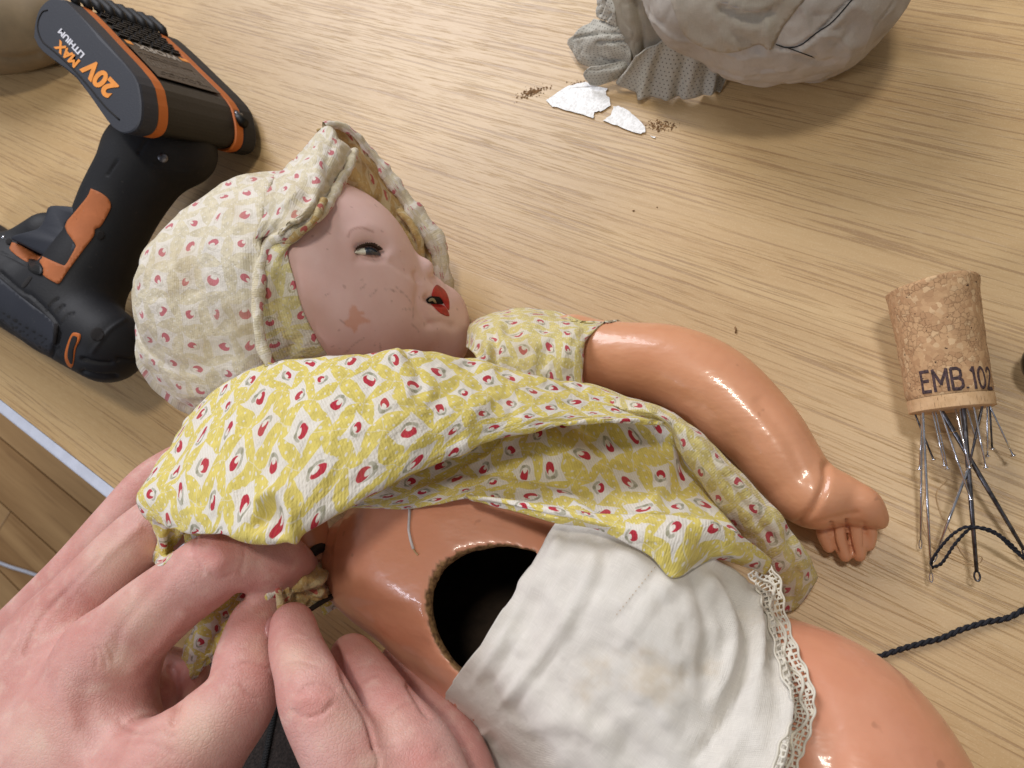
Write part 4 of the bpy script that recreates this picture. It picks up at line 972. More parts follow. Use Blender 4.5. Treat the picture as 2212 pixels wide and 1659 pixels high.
# ------------------------------------------------------------------ dress
dress = bpy.data.objects.new('dress', None); COL.objects.link(dress); dress.parent = doll
def dp(name, rows, mat, solid=0.7, reg=None, nu=10, nv=10, label=None, **kw):
    v, q, uv = patch(rows, nu, nv, **kw)
    o = mesh_obj(name, v, q, mat, dress, uv=uv, solid=solid, reg=reg)
    if label: o['label'] = label
    return o
def PR(rows): return [[P(*a) for a in r] for r in rows]
def build_dress():
    # sleeve on the far arm
    rows = PR([[(1006, 752, 34), (1012, 700, 20), (1075, 670, 14), (1140, 662, 12), (1200, 673, 11), (1250, 688, 11), (1300, 690, 10), (1345, 690, 8)],
               [(1012, 756, 46), (1035, 705, 40), (1090, 690, 36), (1150, 684, 33), (1210, 690, 32), (1250, 700, 30), (1280, 704, 30), (1300, 700, 26)],
               [(1022, 765, 54), (1062, 735, 52), (1110, 728, 50), (1165, 722, 47), (1215, 726, 46), (1247, 734, 44), (1262, 738, 42), (1268, 735, 39)],
               [(1030, 780, 56), (1078, 772, 54), (1128, 770, 53), (1178, 768, 50), (1222, 770, 48), (1246, 774, 46), (1256, 778, 44), (1258, 778, 41)],
               [(1040, 810, 54), (1090, 820, 52), (1140, 825, 51), (1185, 830, 48), (1225, 832, 46), (1250, 834, 44), (1260, 836, 42), (1262, 836, 39)]])
    dp('sleeve', rows, M['print_mid'], reg='sleeve', wr=0.8, wf=0.12, hug=1.4, only=['arm'], uv0=(0.1, 0.3), cell=12,
       lines=[([(1065, 790), (1075, 750), (1068, 720)], 7, -2.6), ([(1030, 740), (1050, 745), (1058, 775)], 7, 1.8), ([(1085, 770), (1078, 720), (1085, 690)], 8, 1.4), ([(1095, 715), (1140, 722), (1190, 705)], 7, -1.3), ([(1175, 790), (1185, 750), (1200, 730)], 6, -1.5), ([(1150, 790), (1155, 740)], 9, 1.1), ([(1215, 790), (1225, 740), (1250, 715)], 8, 0.9), ([(1130, 700), (1180, 690), (1240, 705)], 7, 0.7)])
    # inner fold behind, then hem band, then the flap along the arm
    rows = PR([[(715, 1085, 79), (825, 1030, 78), (935, 985, 74), (1055, 940, 62), (1165, 912, 52), (1265, 900, 44), (1360, 895, 38), (1460, 905, 32)],
               [(735, 1094, 78), (850, 1062, 77), (950, 1030, 72), (1060, 990, 60), (1180, 972, 48), (1290, 970, 40), (1390, 975, 36), (1500, 1000, 28)],
               [(748, 1099, 78), (860, 1085, 77), (960, 1062, 75), (1065, 1040, 66), (1180, 1040, 56), (1300, 1045, 49), (1410, 1055, 44), (1550, 1085, 30)],
               [(752, 1098, 76), (868, 1102, 76), (955, 1087, 76), (1045, 1078, 74), (1180, 1098, 71), (1290, 1116, 68), (1430, 1116, 62), (1610, 1160, 40)]])
    dp('skirt', rows, M['print'], label='inner folds of the lifted skirt', reg='inner', wr=0.9, hug=1.6, only=['body', 'arm', 'pants'], uv0=(0.35, 0.1), cell=13.5, uvrot=0.3,
       lines=[([(1455, 940), (1452, 1000), (1415, 1080), (1405, 1110)], 9, 2.6), ([(1475, 950), (1480, 1020), (1440, 1090)], 9, -2.4), ([(1020, 1010), (1180, 1035), (1300, 1075), (1400, 1095)], 11, -1.6), ([(900, 1060), (1020, 1035), (1150, 1050), (1260, 1085)], 8, 1.2), ([(1100, 960), (1230, 950), (1350, 960)], 12, -1.0), ([(1520, 1010), (1580, 1080), (1620, 1130)], 9, -1.5)])
    rows = PR([[(1000, 1070, 76), (1100, 1080, 79), (1192, 1092, 79), (1290, 1108, 79), (1410, 1107, 78), (1520, 1116, 74), (1605, 1158, 64), (1674, 1212, 50)],
               [(1008, 1074, 79), (1100, 1090, 82), (1195, 1110, 83), (1300, 1130, 83), (1410, 1150, 83), (1500, 1170, 79), (1590, 1195, 66), (1668, 1228, 50)],
               [(1018, 1079, 78), (1098, 1102, 80), (1192, 1130, 81), (1292, 1149, 81), (1398, 1199, 81), (1453, 1250, 78), (1545, 1208, 64), (1655, 1244, 48)]])
    dp('hem', rows, M['print'], reg='hem', wr=0.5, hug=2.0, only=['body', 'pants'], uv0=(0.7, 0.45), cell=13.5, uvrot=0.25,
       lines=[([(1030, 1076), (1120, 1088), (1220, 1108), (1300, 1130)], 4, 0.9), ([(1040, 1084), (1130, 1100), (1230, 1122)], 4, -0.7), ([(1450, 1130), (1480, 1180), (1470, 1230)], 12, 1.0), ([(1520, 1130), (1560, 1160), (1600, 1200)], 10, 1.2), ([(1500, 1150), (1530, 1190)], 8, -1.1)])
    rows = PR([[(1240, 818, 40), (1340, 850, 43), (1430, 880, 42), (1510, 926, 40), (1575, 985, 37), (1640, 1055, 33), (1700, 1128, 27), (1742, 1190, 20), (1765, 1243, 10)],
               [(1250, 842, 50), (1345, 868, 52), (1432, 893, 51), (1500, 945, 48), (1560, 1010, 44), (1622, 1078, 38), (1680, 1145, 31), (1722, 1215, 22), (1745, 1285, 7)],
               [(1258, 866, 54), (1348, 886, 55), (1436, 906, 52), (1486, 968, 47), (1540, 1038, 42), (1600, 1105, 36), (1655, 1170, 29), (1695, 1245, 19), (1720, 1322, 3)],
               [(1262, 886, 50), (1350, 902, 50), (1436, 920, 46), (1476, 990, 40), (1520, 1060, 34), (1575, 1130, 28), (1630, 1190, 22), (1670, 1262, 14), (1695, 1330, 3)]])
    dp('skirt', rows, M['print_mid'], label='faded outer flap of the skirt lying along the arm', reg='flap', wr=0.8, hug=1.6, only=['arm', 'leg'], uv0=(0.2, 0.8), cell=12.5, uvrot=-0.2,
       lines=[([(1450, 895), (1530, 975), (1610, 1060), (1690, 1160)], 7, 0.9), ([(1460, 915), (1530, 1000), (1600, 1080), (1670, 1170)], 7, -0.9), ([(1700, 1160), (1720, 1230), (1710, 1300)], 9, -1.2), ([(1330, 860), (1400, 890)], 12, 0.8)])
    # big upper panel, lifted by the hand
    rows = PR([[(400, 905, 62), (478, 838, 72), (580, 788, 84), (700, 775, 90), (800, 765, 90), (885, 758, 86), (1000, 778, 72), (1100, 798, 60), (1190, 815, 56), (1275, 838, 48), (1370, 866, 45), (1445, 892, 42)],
               [(392, 915, 76), (472, 845, 84), (575, 795, 94), (700, 783, 98), (805, 772, 97), (885, 766, 92), (1000, 788, 79), (1100, 806, 68), (1190, 823, 63), (1275, 845, 54), (1370, 871, 49), (1442, 896, 45)],
               [(345, 985, 90), (440, 920, 95), (560, 868, 101), (685, 850, 104), (800, 838, 102), (900, 836, 97), (1008, 848, 87), (1108, 856, 77), (1200, 866, 69), (1280, 876, 61), (1362, 888, 54), (1440, 902, 48)],
               [(312, 1045, 98), (405, 1005, 103), (530, 955, 107), (662, 935, 108), (790, 915, 105), (900, 902, 99), (1010, 898, 90), (1110, 896, 81), (1202, 894, 73), (1282, 894, 65), (1362, 899, 57), (1438, 909, 50)],
               [(296, 1085, 102), (392, 1078, 109), (505, 1055, 112), (640, 1045, 111), (768, 1008, 106), (880, 975, 100), (980, 945, 92), (1082, 926, 84), (1182, 913, 75), (1270, 905, 67), (1352, 905, 59), (1436, 915, 50)],
               [(312, 1122, 101), (396, 1148, 109), (490, 1152, 112), (602, 1165, 111), (722, 1110, 105), (840, 1050, 99), (942, 1000, 92), (1062, 953, 84), (1172, 926, 75), (1266, 914, 67), (1350, 911, 59), (1434, 919, 49)],
               [(330, 1112, 94), (400, 1138, 102), (490, 1140, 106), (602, 1150, 104), (718, 1098, 98), (834, 1038, 92), (936, 988, 85), (1056, 943, 77), (1166, 917, 68), (1260, 906, 60), (1346, 904, 53), (1430, 912, 45)]])
    dp('skirt', rows, M['print'], label='large lifted front panel of the skirt', reg='panel', nu=18, nv=14, wr=1.3, wf=0.06, hug=1.8, only=['head', 'bonnet', 'side', 'piping', 'hand_l', 'hand_r', 'arm', 'sleeve'], cell=13.6, uvrot=0.65,
       lines=[([(560, 1085), (600, 1062), (625, 1100), (632, 1158)], 10, 3.2), ([(556, 1130), (585, 1100), (600, 1150)], 14, -3.6), ([(540, 900), (520, 980), (525, 1060), (545, 1100)], 12, -1.2), ([(515, 880), (500, 970), (500, 1080)], 12, 0.9),
              ([(880, 757), (905, 800), (900, 850)], 12, -1.4), ([(860, 760), (868, 800)], 12, 1.0), ([(1000, 985), (1015, 900), (1060, 860)], 18, 1.0), ([(940, 960), (930, 900), (960, 850)], 16, -0.7), ([(1080, 800), (1150, 830), (1260, 840)], 8, -1.4), ([(1040, 790), (1130, 850), (1250, 870)], 12, 0.9),
              ([(640, 1150), (760, 1080), (900, 1005), (1010, 955)], 14, 0.8), ([(420, 1000), (400, 1080), (420, 1140)], 16, 0.8), ([(360, 960), (380, 1040), (350, 1110)], 10, -0.6), ([(1280, 850), (1340, 870), (1400, 890)], 8, -0.8), ([(700, 790), (690, 860), (720, 960)], 22, 0.7), ([(790, 790), (800, 900)], 20, -0.6)])
    # left end hanging over the hand
    rows = PR([[(304, 1098, 96), (345, 1120, 100), (405, 1140, 98)], [(318, 1135, 92), (352, 1150, 96), (398, 1152, 90)], [(338, 1168, 88), (358, 1180, 90), (385, 1175, 84)], [(336, 1200, 84), (350, 1206, 86), (372, 1196, 80)], [(334, 1214, 82), (344, 1219, 84), (354, 1214, 80)]])
    dp('skirt', rows, M['print'], label='small tail of skirt hanging between the fingers', wr=0.8, hug=0.8, only=['hand_l'], uv0=(.6, .2), lines=[([(370, 1140), (372, 1180)], 7, -2.5), ([(350, 1150), (352, 1200)], 7, 1.2)])
    rows = PR([[(395, 1145, 92), (420, 1150, 90), (445, 1150, 88)], [(400, 1175, 84), (418, 1176, 84), (440, 1170, 84)]])
    dp('skirt', rows, M['print'], wr=0.3)
    # second sleeve, squeezed between finger and thumb
    rows = PR([[(380, 1440, 62), (420, 1350, 70), (470, 1290, 76), (530, 1240, 78), (595, 1225, 76), (640, 1215, 72)],
               [(405, 1470, 66), (455, 1400, 76), (512, 1336, 82), (560, 1290, 84), (604, 1262, 82), (650, 1250, 74)],
               [(425, 1465, 64), (462, 1425, 72), (530, 1352, 78), (575, 1308, 80), (606, 1292, 80), (660, 1280, 70)]])
    dp('sleeve', rows, M['print'], label='lower sleeve pinched between finger and thumb', wr=1.3, wf=0.12, uv0=(.5, .5), cell=12,
       lines=[([(440, 1400), (450, 1450)], 8, -2.0), ([(545, 1270), (552, 1320)], 6, -1.8), ([(500, 1320), (520, 1350)], 8, 1.2), ([(470, 1360), (490, 1390)], 8, -.9), ([(580, 1260), (575, 1310)], 8, 1.0)])
    rows = PR([[(598, 1250, 80), (640, 1238, 76), (680, 1215, 66), (720, 1190, 50)], [(600, 1285, 82), (640, 1275, 79), (690, 1255, 68), (730, 1240, 50)], [(606, 1320, 82), (648, 1300, 76), (700, 1285, 64), (740, 1270, 46)], [(612, 1352, 80), (650, 1322, 72), (705, 1300, 60), (745, 1290, 44)]])
    dp('cuff', rows, M['print_tan'], wr=1.6, wf=0.14, uv0=(.1, .4), cell=12, lines=[([(600, 1250), (608, 1300), (612, 1350)], 5, 1.6), ([(630, 1260), (640, 1300), (620, 1340)], 7, -2.0), ([(650, 1250), (690, 1260), (700, 1240)], 7, 1.6), ([(640, 1290), (680, 1280), (710, 1260)], 6, -1.5)])
    v, f, uv = rolled([P(*a) for a in ((596, 1248, 82), (603, 1285, 84), (608, 1320, 84), (613, 1350, 82), (606, 1356, 80))], 1.2, wr=0.4)
    mesh_obj('cuff', v, f, M['print_tan'], dress, uv=uv)
    rows = PR([[(690, 1310, 30), (720, 1290, 30), (745, 1270, 28)], [(700, 1330, 28), (728, 1312, 30), (755, 1300, 26)]])
    dp('skirt', rows, M['print'], wr=0.8)
M['print_mid'] = m_print('worn_cherry_print', sr(226, 218, 200), sr(206, 192, 126), sr(186, 46, 72), sr(164, 158, 134), 0.05, 0.35)
build_dress()
def small_doll_bits():
    v, f = tube(cr([S(*a, 0.4, only=['body']) for a in ((885, 1095), (884, 1120), (883, 1145), (888, 1170), (893, 1186))], 6), 0.45, 6)
    mesh_obj('thread', v, f, M['white_thread'], doll)
    v, f = tube(cr([S(*a, 0.3, only=['body']) for a in ((893, 1186), (898, 1194), (903, 1199))], 4), 0.3, 6)
    mesh_obj('thread', v, f, M['tan_thread'], doll)
    v, f = tube(cr([P(735, 1172, 45), P(690, 1184, 62), P(666, 1205, 68), P(656, 1228, 72), P(650, 1243, 74)], 6), np.linspace(2.2, 1.0, 25), 8)
    mesh_obj('elastic_cord', v, f, M['elastic'], doll)
    v, f = tube(cr([P(608, 1358, 84), P(650, 1330, 76), P(690, 1304, 66), P(740, 1275, 50)], 6), 0.9, 8)
    mesh_obj('elastic_cord', v, f, M['elastic'], doll)
small_doll_bits()

# ------------------------------------------------------------------ pieces laid on surfaces, lettering
from mathutils.geometry import delaunay_2d_cdt
def decal(name, poly, off, mat, parent, only=None, step=6.0, solid=0.8, smooth_poly=True, h=None, dome=0.0, label=None, closed=True):
    p = np.array(poly, float)
    if smooth_poly: p = cr(np.vstack([p, p[:1]]), 3)[:-1]
    b = []
    for a, c in zip(p, np.roll(p, -1, 0)):
        m = max(1, int(np.linalg.norm(c-a)/step)); b += [a+(c-a)*k/m for k in range(m)]
    b = np.array(b); n = len(b); pts = [Vector(x) for x in b]; lo, hi = b.min(0), b.max(0)
    gx, gy = np.meshgrid(np.arange(lo[0], hi[0], step), np.arange(lo[1], hi[1], step)); g = np.stack([gx.ravel(), gy.ravel()], 1)
    d = np.array([min(np.linalg.norm(g-c, axis=1).min() if 0 else 9e9 for c in [0])]*len(g)) if False else np.min(np.linalg.norm(g[:, None]-b[None], axis=2), axis=1)
    ins = np.zeros(len(g), bool); j = n-1
    for i in range(n):
        ins ^= ((b[i, 1] > g[:, 1]) != (b[j, 1] > g[:, 1])) & (g[:, 0] < (b[j, 0]-b[i, 0])*(g[:, 1]-b[i, 1])/(b[j, 1]-b[i, 1]+1e-12)+b[i, 0]); j = i
    g = g[ins & (d > step*0.5)]; pts += [Vector(x) for x in g]
    r = delaunay_2d_cdt(pts, [(i, (i+1) % n) for i in range(n)], [], 1, 1e-4)
    V2 = np.array([tuple(x) for x in r[0]]); F = [tuple(f) for f in r[2]]
    bd = np.min(np.linalg.norm(V2[:, None]-b[None], axis=2), axis=1)
    V = np.array([S(x, y, off+dome*min(1, dd/12.0), h, only) for (x, y), dd in zip(V2, bd)])
    N = vnorm(V, np.array(F)); 
    if (N*(CAM-V)).sum(1).mean() < 0: F = [f[::-1] for f in F]
    uv = V2/60.0
    o = mesh_obj(name, V, F, mat, parent, uv=uv, solid=solid)
    if label: o['label'] = label
    return o
def text_geo(body, bold=0.0, extr=0.0, cuts=0):
    c = bpy.data.curves.new('lettering', 'FONT'); c.body = body; c.size = 1.0; c.offset = bold; c.resolution_u = 4; c.extrude = max(extr, 0.01)
    o = bpy.data.objects.new('lettering', c); COL.objects.link(o); dg = bpy.context.evaluated_depsgraph_get(); me = bpy.data.meshes.new_from_object(o.evaluated_get(dg))
    if cuts:
        import bmesh
        bm = bmesh.new(); bm.from_mesh(me); bmesh.ops.triangulate(bm, faces=bm.faces[:]); bmesh.ops.subdivide_edges(bm, edges=bm.edges[:], cuts=cuts, use_grid_fill=True); bm.to_mesh(me); bm.free()
    v = np.array([tuple(x.co) for x in me.vertices]); f = [tuple(p.vertices) for p in me.polygons]
    bpy.data.objects.remove(o); bpy.data.curves.remove(c); bpy.data.meshes.remove(me)
    v[:, 0] -= v[:, 0].min() 
    return v, f
def text_plane(name, body, O, X, Y, length, height, mat, parent, bold=0.02, raise_=0.3):
    "lettering on a plane: O baseline start, X reading direction, Y up (unit vectors, mm)"
    v, f = text_geo(body, bold, 0.01); N = np.cross(X, Y)
    sx = length/v[:, 0].max(); sy = height/0.72
    V = O+v[:, :1]*sx*X+v[:, 1:2]*sy*Y+np.sign(v[:, 2:3])*raise_*N*0.5+N*raise_*0.5
    return mesh_obj(name, V, f, mat, parent, smooth=False)
def az_uv(v, c, k):
    d = v-c; d /= np.linalg.norm(d, axis=1)[:, None]; th = np.arccos(np.clip(d@Vv, -1, 1)); x, y = d@Rr, d@Uu; m = np.hypot(x, y)+1e-9
    return np.stack([x/m*th, y/m*th], 1)*k

# ------------------------------------------------------------------ cordless drill
def build_drill():
    dr = thing('cordless_drill', 'black and orange cordless drill lying on its side with battery attached', 'power drill', P(230, 520, 0))
    handle = [(345, 315, 42, 92), (305, 370, 42, 86), (262, 440, 41, 81), (225, 520, 41, 78), (185, 600, 41, 88), (150, 660, 41, 90)]
    motor = [(232, 748, 40, 79), (150, 692, 40, 87), (0, 594, 40, 90), (-150, 497, 40, 88)]
    lo, hi = bounds(handle+motor, 5); s = SDF(lo, hi, 0.9)
    s.chain(handle, 3); s.chain(motor, 10); s.chain([(300, 330, 40, 72), (400, 330, 34, 66)], 8); s.chain([(110, 520, 40, 60), (60, 560, 40, 66)], 8)
    v, q = s.mesh(); v = lap(v, q, 2); n = vnorm(v, q)
    L = [([(0, 588), (47, 628), (70, 640), (118, 690), (124, 715), (112, 770)], 3.2, -1.5), ([(102, 668), (112, 655), (125, 645)], 2, -1.0), ([(118, 680), (130, 665), (138, 660)], 2, -1.0), ([(130, 700), (145, 682), (158, 676)], 2, -1.0),
         ([(0, 680), (40, 705), (110, 745)], 3, -0.8), ([(178, 775), (210, 783), (240, 784)], 4, -1.6), ([(178, 803), (215, 812), (250, 812)], 4, -1.6), ([(255, 775), (285, 778), (305, 772)], 4, -1.4), ([(200, 760), (235, 715), (270, 690)], 4, 0.6),
         ([(233, 378), (243, 362), (254, 346)], 2.2, -0.9), ([(172, 452), (150, 490)], 3, -0.8), ([(0, 545), (25, 556), (60, 575)], 2, -0.5), ([(128, 720), (122, 745), (128, 760)], 4, -2.0), ([(300, 330), (320, 300), (332, 292)], 4, -0.8), ([(330, 355), (380, 370), (410, 372)], 3, 0.6)]
    v = strokes(v, n, L, -0.2)
    mesh_obj('body', v, q, M['black_rubber'], dr, reg='drill')
    grip = [(196, 407), (217, 416), (234, 430), (239, 447), (228, 470), (216, 489), (205, 494), (202, 509), (181, 537), (161, 564), (143, 588), (128, 610), (117, 609), (93, 594), (93, 578), (80, 562), (63, 558), (58, 565), (23, 541), (23, 530), (31, 524), (80, 548), (131, 571), (142, 571), (153, 553), (162, 536), (162, 526), (140, 489), (164, 455), (188, 425)]
    decal('grip_inlay', grip, 0.7, M['orange_grip'], dr, ['drill'], 6, 1.4)
    panel = [(0, 604), (44, 640), (108, 690), (116, 716), (104, 768), (60, 745), (0, 700)]
    decal('gear_housing', [(-60, 560), (0, 602), (44, 640), (108, 690), (116, 716), (106, 762), (60, 738), (0, 692), (-60, 650)], 0.5, M['slate'], dr, ['drill'], 8, 1.0)
    # trigger
    tp = [(101, 446), (112, 441), (150, 443), (163, 452), (158, 462), (139, 489), (160, 525), (160, 540), (138, 568), (128, 566), (90, 550), (40, 524), (20, 512), (58, 500), (78, 492), (92, 474)]
    top = [P(x, y, 60) for x, y in cr(np.array(tp+tp[:1]), 3)[:-1]]; bot = [a-np.array([0, 0, 40]) for a in top]
    v, f = prism(top, bot, 2.0); mesh_obj('trigger', v, f, M['slate'], dr)
    # clip, slots, screw holes, vent ring
    decal('clip', [(62, 562), (72, 560), (88, 576), (91, 588), (84, 592), (70, 588), (60, 580)], 1.6, M['black_gloss'], dr, ['drill'], 5, 1.6)
    for nm, c, r in (('screw_hole', (217, 508), 10), ('screw_hole', (210, 722), 15), ('screw_hole', (19, 522), 7)):
        decal(nm, [(c[0]+r*math.cos(a), c[1]+r*math.sin(a)) for a in np.linspace(0, 6.283, 9)[:-1]], 0.35, M['mouth'], dr, ['drill'], 4, 0.4)
    for pts in ([(62, 596), (69, 600), (52, 622), (46, 616)], [(118, 698), (126, 703), (121, 742), (112, 738)]):
        decal('slot', pts, 0.4, M['mouth'], dr, ['drill'], 4, 0.4)
    ring = [(164, 718), (172, 722), (170, 735), (161, 755), (157, 790), (150, 794), (141, 780), (140, 762), (148, 735), (156, 720)]
    decal('vent_surround', ring, 0.9, M['orange'], dr, ['drill'], 4, 1.6)
    decal('vent', [(c[0]*0.62+155.5*0.38, c[1]*0.80+755*0.20) for c in ring], 1.2, M['mouth'], dr, ['drill'], 3, 0.3)
    for (x, y, r) in ((352, 341, 11), (8, 513, 4)):
        o = S(x, y, 0.2, only=['drill']); R1, U1, V1 = frame(o); rr = r/scl(x, y, 60)
        v, f = tube([o-V1, o, o+V1*0.5], [rr, rr, rr*0.8], 14); sc = mesh_obj('screw', v, f, M['dark_steel'] if r > 5 else M['steel'], dr)
    # ---- battery
    bt = bpy.data.objects.new('battery', None); COL.objects.link(bt); bt.parent = dr
    HT = 80.0
    face = np.array([(71, 79), (74, 49), (82, 22), (96, 4), (112, -4), (130, -2), (146, 6), (218, 80), (289, 162), (303, 207), (305, 240), (301, 266), (289, 283), (268, 289), (250, 281), (232, 262), (164, 171), (90, 110)], float)
    fp = cr(np.vstack([face, face[:1]]), 3)[:-1]
    T = P(303+250, 225+58, 6)-P(303, 225, HT)
    top = np.array([P(x, y, HT) for x, y in fp]); ctr = top.mean(0)
    def ringat(t, inset): return top+T*t+(ctr-top)/np.linalg.norm(ctr-top, axis=1)[:, None]*inset
    for nm, a, b_, ins, mat, bev in (('end_cap', 0.0, 0.135, 0.0, 'slate', 1.6), ('orange_band', 0.130, 0.205, 0.5, 'orange', 0.4), ('battery_case', 0.2, 0.80, 2.4, 'black_gloss', 0.3), ('orange_band', 0.795, 0.865, 0.5, 'orange', 0.4), ('end_cap', 0.86, 1.0, 0.0, 'black_rubber', 1.6)):
        v, f = prism(ringat(a, ins), ringat(b_, ins), bev); o = bpy.data.objects.new(nm, None); bpy.data.objects.remove(o)
        o = mesh_obj(nm, v, f, M[mat], bt, smooth=False)
    # groove line on the face
    v, f = tube(np.array([P(x, y, HT+0.1) for x, y in cr([(103, 22), (92, 26), (83, 44), (82, 66), (92, 90), (118, 112), (152, 143), (190, 185), (225, 228), (258, 259)], 5)]), 0.45, 5)
    mesh_obj('seam', v, f, M['mouth'], bt)
    def onface(body, p0, p1, hpx, mat, bold):
        O, E = P(*p0, HT), P(*p1, HT); X = E-O; Ln = np.linalg.norm(X); X /= Ln; Y = np.cross([0, 0, 1.0], X)
        text_plane('lettering', body, O+np.array([0, 0, 0.02]), X, Y, Ln, hpx/scl(*p0, HT), M[mat], bt, bold)
    onface('20V', (257, 188), (196, 124), 37, 'orange_print', 0.045)
    onface('MAX', (174, 133), (129, 87), 20, 'orange_print', 0.045)
    onface('LITHIUM', (184, 118), (133, 62), 12, 'white_print', 0.035)
    # side face between the bands: edge runs e0 -> e1, across is T
    e0, e1 = P(150, 10, HT), P(286, 158, HT); E = e1-e0; EL = np.linalg.norm(E); En = E/EL; Tn = T/np.linalg.norm(T); TL = np.linalg.norm(T)
    Nn = np.cross(-Tn, En); Nn /= np.linalg.norm(Nn)
    A = lambda a, t, o=0.0: e0+E*a+T*t+Nn*(o+0.15)
    def slab(a0, a1, t0, t1, z0, z1, b=0.3):
        top_ = [A(a0, t0, z1), A(a1, t0, z1), A(a1, t1, z1), A(a0, t1, z1)]; bot_ = [A(a0, t0, z0), A(a1, t0, z0), A(a1, t1, z0), A(a0, t1, z0)]
        return prism(top_, bot_, 0)
    v, f = slab(0.40, 0.94, 0.225, 0.775, 0.0, 0.35); mesh_obj('label', v, f, M['label'], bt, smooth=False)
    for t0, t1 in ((0.23, 0.28), (0.70, 0.77)):
        v, f = slab(0.405, 0.46, t0, t1, 0.35, 0.5); mesh_obj('orange_patch', v, f, M['orange_print'], bt, smooth=False)
    W_ = lambda body, a, t0, t1, h_, mat='grey_print', bold=0.0: text_plane('lettering', body, A(a, t1, 0.42), -Tn, En, TL*(t1-t0), h_, M[mat], bt, bold, 0.15)
    W_('WORX', 0.415, 0.30, 0.68, 7.5, 'pale_print', 0.03)
    for a, t0, t1, h_, tx in ((0.57, 0.26, 0.60, 1.6, 'Li-ion 20V Max 2.0Ah'), (0.62, 0.30, 0.70, 1.2, 'Battery pack rechargeable'), (0.82, 0.30, 0.66, 2.2, 'CAUTION'), (0.87, 0.28, 0.72, 1.2, 'keep dry 0 - 40 C')):
        W_(tx, a, t0, t1, h_)
    for k in range(5):
        t0 = 0.27+k*0.095; fr = []
        for (aa, ab, ta, tb) in ((0.67, 0.68, t0, t0+0.07), (0.765, 0.775, t0, t0+0.07), (0.67, 0.775, t0, t0+0.007), (0.67, 0.775, t0+0.063, t0+0.07)): fr.append(slab(aa, ab, ta, tb, 0.35, 0.45))
        fr.append(slab(0.70, 0.745, t0+0.028, t0+0.04, 0.35, 0.45)); v, f = join(fr); mesh_obj('symbol', v, f, M['grey_print'], bt, smooth=False)
    ribs = []
    for i in range(9):
        for j in range(6):
            a = -0.12+i*0.053; t = 0.235+j*0.092+(0.03 if i % 2 else 0); ribs.append(slab(a, a+0.022, t, min(t+0.072, 0.785), -0.5, 0.5))
    v, f = join(ribs); tag(mesh_obj('cooling_ribs', v, f, M['black_rubber'], bt, smooth=False), kind='stuff')
    for i in range(9):
        t = 0.09+0.095*i; v, f = tube([A(-0.42, t, -0.8), A(-0.34, t, 0.8), A(-0.14, t, 1.2), A(-0.08, t, -0.4)], [1.8, 2.6, 2.6, 2.0], 10)
        mesh_obj('release_rib', v, f, M['black_rubber'], bt)
    for (x, y) in ((382, 222), (514, 250)):
        c0 = P(x, y, 44 if x < 400 else 18)+Nn*0.5
        v, f = tube([c0-Tn*2.6, c0-Tn*2.2, c0+Tn*2.2, c0+Tn*2.6], [0.6, 1.5, 1.5, 0.6], 10); mesh_obj('screw', v, f, M['dark_steel'], bt)
        v, f = tube([c0-En*3-Nn*1.5, c0+En*8-Nn*1.5], 3.0, 10); mesh_obj('screw_boss', v, f, M['black_gloss'], bt)
    # foot where the handle meets the battery
    foot = [P(x, y, 66) for x, y in ((258, 268), (292, 286), (345, 300), (430, 345), (418, 372), (392, 382), (300, 352), (245, 322), (236, 290))]
    return dr
build_drill()

